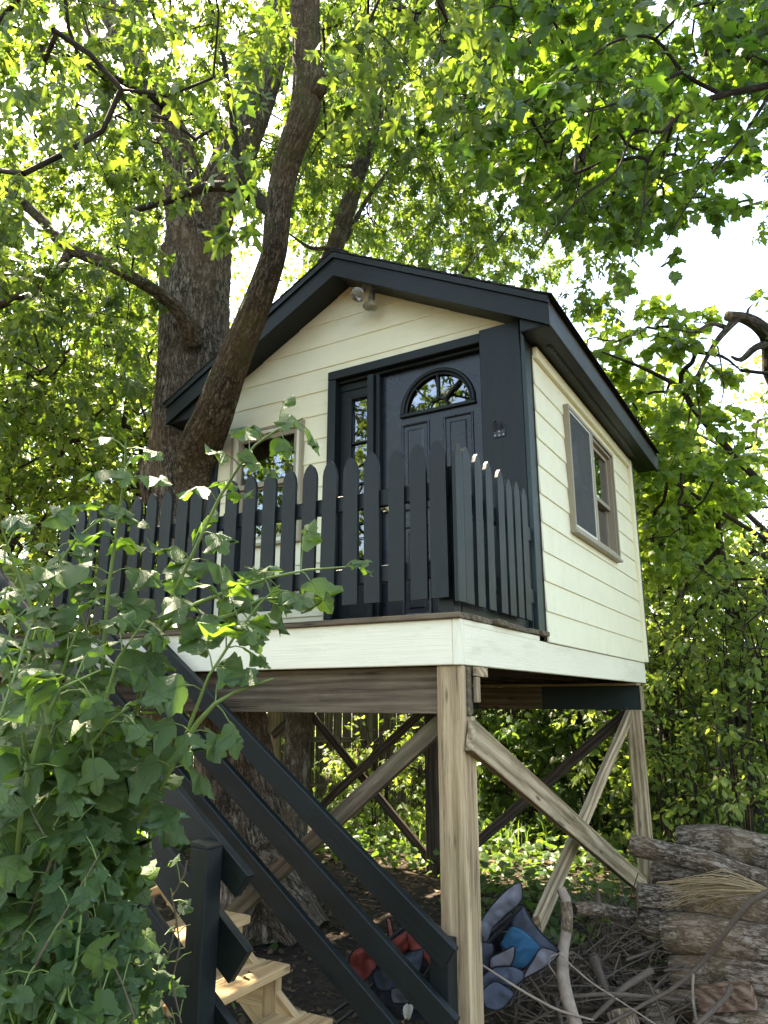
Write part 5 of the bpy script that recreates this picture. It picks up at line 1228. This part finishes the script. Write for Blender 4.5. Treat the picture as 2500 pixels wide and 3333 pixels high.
for k in range(330):
    x, y = rb.uniform(-60, 1050), rb.uniform(1000, 1800)
    if y < 1250 and x < 420: continue
    d = 4.25 - (y - 1000) / 800 * .75 + rb.uniform(-.1, .25); p = z7(x, y, d); p[2] = max(p[2], .0)
    a = rb.uniform(0, 3.14); L = rb.uniform(.15, .55); q = p + np.array([math.cos(a) * L, math.sin(a) * L, rb.normal(0, .09)]); q[2] = max(q[2], -.03)
    m = (p + q) / 2 + rb.normal(0, .03, 3); r = rb.choice([.003, .004, .005, .008, .012], p=[.3, .3, .2, .13, .07])
    T.add([p, m, q], [r, r * .9, r * .5], 5, .12)
    if rb.random() < .5:
        T.add([m, m + rb.normal(0, .07, 3) + (0, 0, .03), m + rb.normal(0, .13, 3) + (0, 0, .04)], [r * .6, r * .45, r * .25], 4, .2)
tag(link('brush_twigs', T.mesh('brush_twigs', STICKB)), 'tangle of thin dry twigs and branches between the chairs and the logs', 'brush pile', kind='stuff')
T = Tubes(); 
for k in range(60):
    a0 = z7(1650 + rb.uniform(-10, 40), 832 + rb.uniform(-10, 10), 3.72); tip = z7(rb.uniform(900, 1250), 800 + rb.uniform(-35, 60) + (120 if k % 5 == 0 else 0), 4.0)
    mid = (a0 + tip) / 2 + np.array([rb.normal(0, .02), rb.normal(0, .02), .035 + rb.normal(0, .022)]); T.add([a0, mid, tip], [.002, .0024, .0012], 4, .08)
tag(link('straw_tuft', T.mesh('straw_tuft', STRAW)), 'fan of dry tan straw lying over the logs', 'straw')

# ------------------------------------------------------------------ crumpled folding chairs
def z6(x, y, d): return at(1000 + x * .5425, 2700 + y * .5425, d)
def panel(name, parent, quad, mat, bulge=.02, crump=.012, seed=0, pipe=True, n=12, extra=None):
    a, b, c, d = quad; nn = norm(np.cross(b - a, d - a)); V = []
    for i in range(n + 1):
        for j in range(n + 1):
            u, v = i / n, j / n; p = (a * (1 - u) + b * u) * (1 - v) + (d * (1 - u) + c * u) * v
            cc = (a + b + c + d) / 4; su, sv = 2 * u - 1, 2 * v - 1
            p = cc + (p - cc) * (1.06 - .26 * su * su * sv * sv) + np.array([0, 0, -.02 * (1 - su * su) * (1 - sv * sv)])
            k = 16 * u * (1 - u) * v * (1 - v)
            V.append(p + nn * (bulge * k + crump * (noise.noise(Vector((u * 4 + seed, v * 4, seed * 1.3))) + .7 * (.4 - abs(noise.noise(Vector((u * 5 + v * 3, v * 2 + seed, 2.0)))) * 1.6))))
    F = [(i * (n + 1) + j, (i + 1) * (n + 1) + j, (i + 1) * (n + 1) + j + 1, i * (n + 1) + j + 1) for i in range(n) for j in range(n)]
    me = mesh_np(name, np.array(V), np.array(F), mat, smooth=True); o = link(name, me, parent)
    sm = o.modifiers.new('thick', 'SOLIDIFY'); sm.thickness = .004
    if pipe:
        e = [V[i * (n + 1)] for i in range(n + 1)] + [V[n * (n + 1) + j] for j in range(1, n + 1)] + [V[i * (n + 1) + n] for i in range(n - 1, -1, -1)] + [V[j] for j in range(n - 1, -1, -1)]
        link('piping', Tubes().add(e, [.0036] * len(e), 6, raw=True).mesh('piping', F_BLACK), o)
    return o
from mathutils.geometry import delaunay_2d_cdt
def cloth(name, parent, outline, d, gx, gy, mat, seed, amp=.02, pipe=True, label=None):
    """one soft piece of canvas: outline in photo coordinates, d its distance, gx/gy its lean; folds are modelled"""
    o = np.array(outline, float); n0 = len(o); ring_ = []
    for i in range(n0):
        p0, p1, p2, p3 = o[i - 1], o[i], o[(i + 1) % n0], o[(i + 2) % n0]; m = max(2, int(np.linalg.norm(p2 - p1) / 14))
        for k in range(m):
            t = k / m; cr_ = .5 * (2 * p1 + (p2 - p0) * t + (2 * p0 - 5 * p1 + 4 * p2 - p3) * t * t + (3 * p1 - p0 - 3 * p2 + p3) * t ** 3)
            ring_.append(cr_ * .6 + (p1 * (1 - t) + p2 * t) * .4)
    ring_ = np.array(ring_); c = ring_.mean(0); inner = []
    for x in np.arange(ring_[:, 0].min(), ring_[:, 0].max(), 15):
        for y in np.arange(ring_[:, 1].min(), ring_[:, 1].max(), 15):
            if inpoly(np.array([x]), np.array([y]), ring_.tolist())[0] and np.min(np.hypot(ring_[:, 0] - x, ring_[:, 1] - y)) > 9: inner.append((x + (y % 7) - 3, y))
    pts = [Vector(p) for p in ring_.tolist() + inner]; R_ = len(ring_)
    vs, _, fs, ov, _, _ = delaunay_2d_cdt(pts, [(i, (i + 1) % R_) for i in range(R_)], [list(range(R_))], 1, 1e-4)
    rg2 = random.Random(seed); aa = rg2.uniform(0, 3.14); V = []
    for q in vs:
        x, y = q; e = min(1.0, np.min(np.hypot(ring_[:, 0] - x, ring_[:, 1] - y)) / 40)
        fold = math.sin((x * math.cos(aa) + y * math.sin(aa)) / 42 + 2.5 * noise.noise(Vector((x / 110, y / 110, seed)))) * .7 + (abs(noise.noise(Vector((x / 85 + seed, y / 85, 1.0)))) - .2) * -3.0
        V.append(z6(x, y, d + gx * (x - c[0]) / 100 + gy * (y - c[1]) / 100 + amp * .42 * (-.25 * e + fold * (.6 + .4 * e))))
    me = mesh_py(name, V, [tuple(f) for f in fs], mat, True); ob = link(name, me, parent, None, label)
    sm = ob.modifiers.new('thick', 'SOLIDIFY'); sm.thickness = .004
    if pipe:
        e = V[:R_] + [V[0]]; link('piping', Tubes().add(e, [.0032] * len(e), 6, raw=True).mesh('piping', F_BLACK), ob)
    return ob
bc = empty('folding_chair', tuple(z6(1170, 1000, 3.7)), 'collapsed grey and blue canvas camp chair behind the front post', 'chair')
cloth('back_panel', bc, [(1038, 560), (1095, 470), (1165, 392), (1240, 330), (1282, 322), (1294, 405), (1262, 455), (1185, 520), (1115, 590), (1088, 655), (1060, 695), (1042, 640)], 3.80, .04, .02, F_GREY, 1, .03)
cloth('seat_panel', bc, [(1292, 452), (1335, 530), (1405, 620), (1512, 732), (1400, 722), (1300, 838), (1225, 832), (1155, 690), (1180, 640), (1228, 590), (1225, 520)], 3.68, -.05, -.03, F_SLATE, 3, .03)
cloth('seat_panel', bc, [(1222, 585), (1300, 612), (1396, 718), (1300, 832), (1232, 824), (1200, 760), (1166, 682)], 3.645, -.05, -.03, F_BLUE, 4, .03, False)
cloth('side_panel', bc, [(1406, 708), (1512, 745), (1440, 818), (1303, 893), (1312, 850), (1352, 786)], 3.52, -.02, 0, F_GREY, 6, .02)
cloth('under_panel', bc, [(1012, 955), (1050, 880), (1130, 826), (1230, 822), (1298, 852), (1296, 900), (1238, 948), (1180, 930), (1120, 935), (1050, 985)], 3.56, -.02, -.04, F_SLATE, 9, .035)
cloth('under_panel', bc, [(1035, 985), (1095, 925), (1142, 912), (1236, 975), (1228, 1010), (1180, 1068), (1130, 1085), (1070, 1065)], 3.50, -.02, -.04, F_SLATE, 10, .03)
cloth('pocket', bc, [(1100, 770), (1165, 735), (1243, 700), (1242, 765), (1218, 822), (1150, 832), (1098, 838)], 3.60, -.03, 0, F_GREY, 7, .03)
cloth('pocket', bc, [(1005, 682), (1112, 686), (1116, 765), (1098, 832), (1040, 868), (1004, 860)], 3.66, -.02, 0, F_SLATE, 8, .025)
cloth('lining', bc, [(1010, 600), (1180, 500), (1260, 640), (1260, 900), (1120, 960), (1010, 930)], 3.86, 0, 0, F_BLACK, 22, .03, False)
for p, q in (((1080, 690), (1285, 462)), ((1110, 610), (1235, 505)), ((1300, 900), (1225, 1060)), ((1018, 600), (1025, 1020))):
    tube_obj('frame_tube', bc, [z6(*p, 3.70), z6((p[0] + q[0]) / 2, (p[1] + q[1]) / 2, 3.69), z6(*q, 3.68)], [.009] * 3, BLACKM, 8, .1)
rc = empty('folding_chair', tuple(z6(520, 900, 3.6)), 'crumpled red and grey camp chair lying under the stair rails', 'chair')
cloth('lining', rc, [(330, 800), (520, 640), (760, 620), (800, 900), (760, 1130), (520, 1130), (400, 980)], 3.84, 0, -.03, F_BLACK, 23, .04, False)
cloth('back_panel', rc, [(248, 800), (266, 740), (318, 702), (385, 712), (430, 775), (405, 840), (355, 900), (308, 915), (262, 868)], 3.70, 0, 0, F_RED, 11, .06)
cloth('seat_panel', rc, [(420, 800), (470, 690), (540, 640), (604, 600), (650, 625), (655, 700), (600, 735), (520, 780), (450, 830)], 3.76, 0, 0, F_RED, 12, .05)
cloth('seat_panel', rc, [(598, 625), (690, 632), (790, 640), (796, 740), (792, 870), (740, 830), (690, 755), (622, 725)], 3.72, 0, 0, F_RED, 16, .05)
cloth('arm_flap', rc, [(476, 535), (500, 540), (520, 640), (505, 690), (462, 715), (488, 640)], 3.88, 0, 0, F_PINK, 13, .02)
cloth('arm_flap', rc, [(632, 476), (655, 466), (672, 500), (668, 565), (640, 545)], 3.9, 0, 0, F_PINK, 14, .015)
cloth('arm_flap', rc, [(732, 572), (756, 590), (794, 652), (742, 640)], 3.78, 0, 0, F_PINK, 15, .015)
cloth('grey_panel', rc, [(392, 850), (450, 836), (522, 846), (578, 935), (520, 972), (420, 955)], 3.60, 0, 0, F_SLATE, 17, .05)
cloth('grey_panel', rc, [(556, 775), (618, 735), (692, 720), (694, 800), (652, 886), (600, 850)], 3.64, 0, 0, F_SLATE, 18, .05)
cloth('grey_panel', rc, [(503, 960), (580, 938), (664, 958), (664, 1030), (518, 1042)], 3.52, 0, 0, F_GREY, 19, .04)
for p, q in (((440, 700), (620, 560)), ((140, 1110), (400, 930)), ((180, 1160), (420, 980)), ((620, 1000), (780, 760)), ((300, 900), (480, 1150))):
    tube_obj('frame_tube', rc, [z6(*p, 3.62), z6((p[0] + q[0]) / 2, (p[1] + q[1]) / 2, 3.62), z6(*q, 3.62)], [.009] * 3, BLACKM, 8, .1)
rg = panel('rag', None, [z6(585, 1035, 3.4), z6(640, 1060, 3.38), z6(615, 1145, 3.3), z6(570, 1110, 3.32)], F_CREAM, .01, .012, 21, False); tag(rg, 'scrap of cream cloth hanging below the red chair', 'cloth')

# ------------------------------------------------------------------ plank fence far behind, flowers, stone
fa, fb = at(520, 2284, 12.6), at(1760, 2284, 11.4); fa[2] = gz(fa[0], fa[1]); fb[2] = gz(fb[0], fb[1])
pfn = empty('plank_fence', tuple((fa + fb) / 2), 'old grey plank fence at the back of the garden beyond the platform', 'fence')
dv = fb - fa; dv[2] = 0; Lf = np.linalg.norm(dv); dv /= Lf; nv = np.array([-dv[1], dv[0], 0]); fr_ = random.Random(12); k = 0; u = 0.0
fme = [box_mesh(1.86 + .02 * i, .138, .02, FENCEW, .002) for i in range(3)]
while u < Lf:
    p = fa + dv * u; z = gz(p[0], p[1]) + .98 + fr_.uniform(-.015, .015)
    M = frameM(V3((p[0], p[1], z)), Vector((fr_.uniform(-.006, .006), 0, 1)), Vector((dv[0], dv[1], 0)))
    link('fence_board', fme[k % 3], pfn, M); k += 1; u += .138 + fr_.choice([.004, .006, .012, .02])
for h in (.35, 1.05, 1.65): board('fence_rail', pfn, fa + dv * 0 - nv * .035 + np.array([0, 0, h]), fb - nv * .035 + np.array([0, 0, h]), .085, .036, FENCEW)
for i in range(6):
    p = fa + dv * (i + .5) * Lf / 6 - nv * .09; bx('fence_post', pfn, p[0] - .045, p[0] + .045, p[1] - .045, p[1] + .045, p[2] - .2, p[2] + 1.85, FENCEW, grain='z')
PINKP = plain('pink_petal', (.55, .28, .42), .6)
rf = rng_(61)
for lab, px, py, d in (('tall pink flower spike before the plank fence', 1163, 2452, 9.5), ('shorter pink flower spike left of the tall one', 1102, 2478, 9.6), ('smallest pink flower spike low in the grass', 1068, 2490, 9.7)):
    top = at(px, py - 12, d); z0 = gz(top[0], top[1]); t = empty('flower', (top[0], top[1], z0), lab, 'flower', 'pink flower spikes by the plank fence')
    tube_obj('stem', t, [(top[0], top[1], z0), (top[0] + .02, top[1], (z0 + top[2]) / 2), tuple(top)], [.006, .005, .003], STEM, 5, .3)
    L = Leaves(); m = 46; hh = np.linspace(-.22, .02, m); a = rf.uniform(0, 6.28, m); out = np.stack([np.cos(a), np.sin(a), np.zeros(m)], 1)
    L.add(top + np.stack([0 * hh, 0 * hh, hh], 1), out + (0, 0, -.3), np.tile((0, 0, 1.0), (m, 1)), np.linspace(.05, .02, m), np.full(m, .5)); L.build(t, T_QUAD, PINKP, rf, 'petals', 0, kind='stuff')
def stone(label, p, r, seed):
    bm = bmesh.new(); bmesh.ops.create_icosphere(bm, subdivisions=3, radius=1)
    for v in bm.verts:
        k = 1 + .35 * noise.noise(v.co * 1.3 + Vector((seed, 0, 0))) + .1 * noise.noise(v.co * 4); v.co = Vector((v.co.x * r * k * 1.2, v.co.y * r * k, v.co.z * r * k * .7))
    me = bpy.data.meshes.new('stone'); bm.to_mesh(me); bm.free(); me.materials.append(plain('mossy_stone', (.16, .145, .11), .9, 0, .2, 14, .5)); [setattr(f, 'use_smooth', True) for f in me.polygons]
    tag(link('stone', me, None, Matrix.Translation(V3(p))), label, 'stone')
p_ = at(1010, 2575, 8.8); stone('brown mossy stone in the grass before the plank fence', (p_[0], p_[1], gz(p_[0], p_[1]) + .1), .22, 3)

# ------------------------------------------------------------------ ground cover, grass, litter
def scatter(n, reg, rng):
    (x0, x1), (y0, y1) = reg; x = rng.uniform(x0, x1, n); y = rng.uniform(y0, y1, n); return x, y
rg_ = rng_(51)
def cover(name, label, n, reg, templ, mat, size, hmax, dens, seed, tilt=.45):
    rng = rng_(seed); x, y = scatter(n, reg, rng); nz = np.array([noise.noise(Vector((a * .55, b * .55, seed))) for a, b in zip(x, y)]); k = dens(x, y, nz); x, y, nz = x[k], y[k], nz[k]; m = len(x)
    z = np.array([gz(a, b) for a, b in zip(x, y)]) + np.clip(rng.uniform(0, 1, m) * hmax * (1.0 + nz), .01, 9)
    a = rng.uniform(0, 6.28, m); L = Leaves()
    L.add(np.stack([x, y, z], 1), np.stack([np.cos(a), np.sin(a), rng.normal(-.15, .3, m)], 1), rng.normal(0, tilt, (m, 3)) + (0, 0, 1), size * rng.uniform(.55, 1.25, m), np.clip(rng.normal(.5, .28, m), 0, 1))
    tag(L.build(None, templ, mat, rng, name, 0), label, kind='stuff')
far_ = lambda x, y, nz: (y > 1.9 + nz * 1.5 + np.clip(-1.2 - x, -1, 1) * .4) | ((x > .5) & (y > 1.4)) | ((x < -4.8) & (y > -1))
cover('ground_cover', 'heart leaved ground cover spreading behind the platform', 19000, ((-9, 5.5), (.6, 9.0)), T_HEART, L_GROUND, .085, .22, far_, 71)
cover('ground_cover', 'low green plants growing towards the back fence', 9000, ((-14, 6), (6, 15)), T_HEART, L_GROUND, .12, .38, lambda x, y, nz: nz > -.35, 72)
cover('ground_cover', 'small weeds by the foot of the stairs and under the platform', 900, ((-2.2, .5), (-1.5, 2.6)), T_HEART, L_GROUND, .06, .10, lambda x, y, nz: (nz > .18) | ((x < -.5) & (y < -.7) & (nz > -.1)), 73)
cover('leaf_litter', 'dry brown leaves littering the bare soil', 9000, ((-5, 3), (-3.2, 4.2)), T_OVATE, L_DEAD, .055, .02, lambda x, y, nz: nz > -.6, 74, .35)
def grass(n, reg, seed, hgt, dens, name='grass', label='long grass blades in the garden'):
    rng = rng_(seed); x, y = scatter(n, reg, rng); nz = np.array([noise.noise(Vector((a * .7, b * .7, seed))) for a, b in zip(x, y)]); k = dens(x, y, nz); x, y = x[k], y[k]; m = len(x); a = rng.uniform(0, 6.28, m); h = hgt * rng.uniform(.5, 1.2, m)
    z = np.array([gz(p, q) for p, q in zip(x, y)]); b = np.stack([x, y, z], 1); s_ = np.stack([np.cos(a), np.sin(a), 0 * a], 1) * .006; o = np.stack([-np.sin(a), np.cos(a), 0 * a], 1) * (h * rng.uniform(.15, .8, m))[:, None]
    V = np.stack([b - s_, b + s_, b + o * .4 + s_ * .8 + np.stack([0 * h, 0 * h, h * .65], 1), b + o * .4 - s_ * .8 + np.stack([0 * h, 0 * h, h * .65], 1), b + o + np.stack([0 * h, 0 * h, h * .85], 1)], 1).reshape(-1, 3)
    i = (np.arange(m) * 5)[:, None]; F = np.vstack([i + [0, 1, 2], i + [0, 2, 3], i + [3, 2, 4]])
    tag(link(name, mesh_np(name, V, F, L_GROUND, V[:, :2], np.repeat(np.clip(rng.normal(.6, .25, m), 0, 1), 5))), label, kind='stuff')
grass(6500, ((-9, 4), (3.2, 11)), 81, .42, lambda x, y, nz: nz > .02)

# ------------------------------------------------------------------ viburnum in front of the stairs
vb = empty('viburnum_bush', tuple(np.array([-1.25, -2.75, -.05])), 'tall leafy bush with lobed leaves and long green canes in front of the stairs', 'bush')
def cane_leaves(L, P, rng, size, gap, start=.1, droop=.5, jit=.25, tintm=.4):
    seg = np.linalg.norm(np.diff(P, axis=0), axis=1); s_ = np.concatenate([[0], np.cumsum(seg)]); tot = s_[-1]; u = tot * start; k = 0
    while u < tot:
        i = min(len(seg) - 1, int(np.searchsorted(s_, u) - 1)); i = max(i, 0); p = P[i] + (P[i + 1] - P[i]) * ((u - s_[i]) / max(seg[i], 1e-6)); d = norm(P[i + 1] - P[i])
        side = norm(np.cross(d, [0.1, 0.2, 1.0])); side = side if k % 2 == 0 else norm(np.cross(d, side)); fr = u / tot
        for sg in (1, -1):
            if rng.random() < .06: continue
            out = norm(side * sg + d * .45 + rng.normal(0, jit, 3)); pe = .04 + .03 * rng.random(); q = p + out * pe
            T_.add([p, p + out * pe * .5 + np.array([0, 0, .006]), q], [.0022, .0018, .0016], 4, .1)
            y = out + np.array([0, 0, -droop * rng.uniform(.4, 1.3)]); nn = np.array([0.22, -0.55, 0.9]) + out * .25 + rng.normal(0, .3, 3)
            sz = size * rng.uniform(.7, 1.15) * (1.0 if fr < .8 else 1.0 - (fr - .8) * 2.2)
            L.add(q[None], y[None], nn[None], np.array([sz]), np.array([np.clip(rng.normal(tintm + .3 * max(0, fr - .7), .2), 0, 1)]))
        u += gap * rng.uniform(.75, 1.25) * (1.0 if fr < .85 else .6); k += 1
canes = [  # (pixel path in the 2500 photo, distance from the camera along the view axis), root last to first
    [(330, 3300, 2.45), (400, 2700, 2.35), (455, 2250, 2.3), (530, 2010, 2.25), (620, 1820, 2.2), (720, 1610, 2.2), (830, 1450, 2.15), (900, 1400, 2.15), (985, 1362, 2.1)],
    [(250, 3300, 2.4), (300, 2700, 2.3), (335, 2150, 2.2), (355, 1900, 2.2), (385, 1700, 2.2), (405, 1560, 2.15), (410, 1430, 2.1)],
    [(120, 3200, 2.3), (210, 2935, 2.2), (333, 2810, 2.15), (430, 2692, 2.1), (513, 2588, 2.05), (600, 2408, 2.0), (680, 2200, 2.0), (765, 2070, 2.0), (850, 1960, 2.0), (910, 1905, 2.0)],
    [(600, 2420, 2.0), (645, 2350, 1.98), (700, 2290, 1.97), (760, 2255, 1.97), (890, 2208, 1.95)],
    [(470, 2100, 2.25), (560, 2020, 2.2), (640, 1965, 2.18), (740, 1925, 2.15), (880, 1880, 2.12), (1000, 1855, 2.1), (1128, 1845, 2.1)],
    [(640, 2040, 2.1), (760, 2000, 2.1), (850, 1950, 2.1), (960, 1945, 2.1)],
    [(150, 3300, 2.3), (200, 2500, 2.2), (150, 2180, 2.15), (110, 2000, 2.1), (40, 1820, 2.1), (0, 1700, 2.05)],
    [(180, 3300, 2.6), (240, 2500, 2.5), (260, 2200, 2.5), (300, 1950, 2.5)],
    [(100, 3100, 2.1), (90, 2500, 2.0), (30, 2200, 1.95), (-40, 1950, 1.9)],
    [(300, 3200, 2.2), (330, 2600, 2.05), (340, 2300, 2.0), (380, 2150, 2.0), (470, 2020, 2.0)],
    [(60, 3200, 2.0), (60, 2750, 1.85), (110, 2450, 1.8), (200, 2240, 1.8), (330, 2180, 1.8)],
    [(200, 3300, 2.2), (240, 2700, 2.0), (300, 2420, 1.9), (420, 2300, 1.85)],
    [(40, 3300, 2.4), (60, 2400, 2.3), (150, 1950, 2.3), (250, 1750, 2.3), (330, 1690, 2.3)],
    [(300, 3000, 2.3), (320, 2400, 2.3), (280, 2050, 2.3), (200, 1850, 2.3), (180, 1760, 2.3)],
]
rv = rng_(91); Lv = Leaves(); T_ = Tubes()
for k, cn in enumerate(canes):
    pts = [at(*c) for c in cn]
    if cn[0][1] > 2900: b0 = pts[0].copy(); b0[2] = -.08; b0[:2] += rv.normal(0, .05, 2); pts = [b0] + pts if pts[0][2] > .1 else pts
    n = len(pts); rad = [.009 - .0065 * i / (n - 1) for i in range(n)]
    link('cane', Tubes().add(pts, rad, 8, .08).mesh('cane', STEM if k != 7 else STEMB), vb)
    P, r = smooth_path(pts, rad, .03); cane_leaves(Lv, P, rv, .128 if k not in (3, 4, 5) else .10, .105, .34 if cn[0][1] > 2900 else .12, .55)
for k in range(30):   # side shoots that thicken the bush
    x, y, d = rv.uniform(-40, 520), rv.uniform(1850, 3100), rv.uniform(1.75, 2.55)
    if x > 430 - max(0, y - 2350) * .25 or (y < 2050 and x > 330): continue
    tip = at(x, y, d); b0 = tip + np.array([rv.normal(0, .12), rv.normal(0, .12), -.45]); mid = (tip + b0) / 2 + rv.normal(0, .04, 3)
    link('cane', Tubes().add([b0, mid, tip], [.006, .005, .003], 6, .1).mesh('cane', STEM), vb)
    P, r = smooth_path([b0, mid, tip], [1, 1, 1], .03); cane_leaves(Lv, P, rv, .105, .095, .2, .6)
o = link('petioles', T_.mesh('petioles', STEM), vb); o['kind'] = 'stuff'
Lv.drop([[(430, 2780), (640, 2700), (640, 3400), (430, 3400)]]).build(vb, T_SHRUB, L_SHRUB, rv, 'foliage', 300, 'leaf', 'stuff')
# wild vine in front of the lower steps
vn = empty('wild_vine', tuple(np.array([-1.0, -2.6, -.05])), 'mass of small lobed vine leaves at the lower left before the steps', 'vine')
Lw = Leaves(); T_ = Tubes(); polyV = [(-60, 2560), (250, 2640), (400, 2760), (400, 3060), (520, 3080), (560, 3200), (480, 3300), (420, 3420), (-60, 3420)]
cnt_ = 0
while cnt_ < 80:
    x, y = rv.uniform(-60, 620), rv.uniform(2600, 3400)
    if not inpoly(np.array([x]), np.array([y]), polyV)[0]: continue
    d = rv.uniform(1.75, 2.5) if x < 380 else rv.uniform(2.3, 2.6); tip = at(x, y, d); b0 = tip + np.array([rv.normal(-.1, .15), rv.normal(0, .12), -.28]); mid = (tip + b0) / 2 + rv.normal(0, .05, 3); cnt_ += 1
    link('stem', Tubes().add([b0, mid, tip], [.003, .0028, .0015], 5, .1).mesh('stem', STEMB if cnt_ % 2 else STEM), vn)
    P, r = smooth_path([b0, mid, tip], [1, 1, 1], .03); cane_leaves(Lw, P, rv, .075, .07, .1, .8, .5)
for pth in ([(545, 3120, 2.5), (575, 3000, 2.5), (560, 2920, 2.5), (600, 2850, 2.5), (610, 2800, 2.5)], [(590, 3330, 2.5), (560, 3200, 2.52), (585, 3080, 2.5), (570, 2960, 2.5)]):
    pts = [at(*c) for c in pth]; link('stem', Tubes().add(pts, [.003] * len(pts), 5, .08).mesh('stem', STEMB), vn); P, r = smooth_path(pts, [1] * len(pts), .03); cane_leaves(Lw, P, rv, .055, .09, .05, .8, .5)
o = link('petioles', T_.mesh('petioles', STEM), vn); o['kind'] = 'stuff'
Lw.drop([[(425, 2830), (640, 2830), (640, 2960), (540, 2960), (425, 2930)], [(505, 2990), (660, 2970), (660, 3120), (520, 3090)], [(540, 3210), (660, 3200), (660, 3400), (500, 3400)]]).build(vn, T_SHRUB, L_VINE, rv, 'foliage', 300, 'leaf', 'stuff')
# dry leaf fallen on a tread
dl = Leaves(); pz = np.array([-0.87, -1.78, .437]); dl.add(np.array([pz, pz + (.03, .03, .012)]), np.array([(1, .3, .05), (.2, 1, .3)]), np.array([(0, .2, 1.), (.3, 0, 1.)]), np.array([.085, .07]), np.array([.9, .7]))
DRYL = plain('curled_dry_leaf', (.36, .25, .12), .8); tag(dl.build(None, T_SHRUB[2:], DRYL, rng_(1), 'dry_leaf', 0), 'curled tan dry leaf lying on a stair tread', 'leaf')
# trees across the lawn, behind the photographer
def lawn_tree(lb, x, y, h, cr, n, seed):
    z = gz(x, y) - .1; t = empty('lawn_tree', (x, y, z), lb, 'tree', 'trees on the open side of the garden'); rng = rng_(seed)
    P = [np.array([x, y, z]), np.array([x + .1, y, z + h * .3]), np.array([x - .1, y + .1, z + h * .6]), np.array([x, y, z + h * .9])]; R = [.25, .2, .13, .05]
    link('trunk', Tubes().add(P, R, 12, .3, .1, 5, seed).mesh('trunk', BARKG), t); q = rng.normal(0, 1, (n, 3)); q /= np.linalg.norm(q, axis=1)[:, None]; q *= rng.uniform(.3, 1, (n, 1)) ** .5
    grow(t, [(P[1:], R[1:])], np.array([x, y, z + h * .66]) + q * np.array([cr, cr, h * .36]), rng, T_NORWAY, L_FAR, .16, 26, BARKT, .8, .5, 0, .006, .8, .05)
lawn_tree('leafy garden tree far behind the photographer', -7.5, -13, 10, 3.0, 170, 301); lawn_tree('leafy garden tree to the left of the photographer', -9.5, -7.5, 9, 2.8, 170, 302); lawn_tree('leafy garden tree across the lawn', 3.5, -17, 9, 3.2, 150, 303)
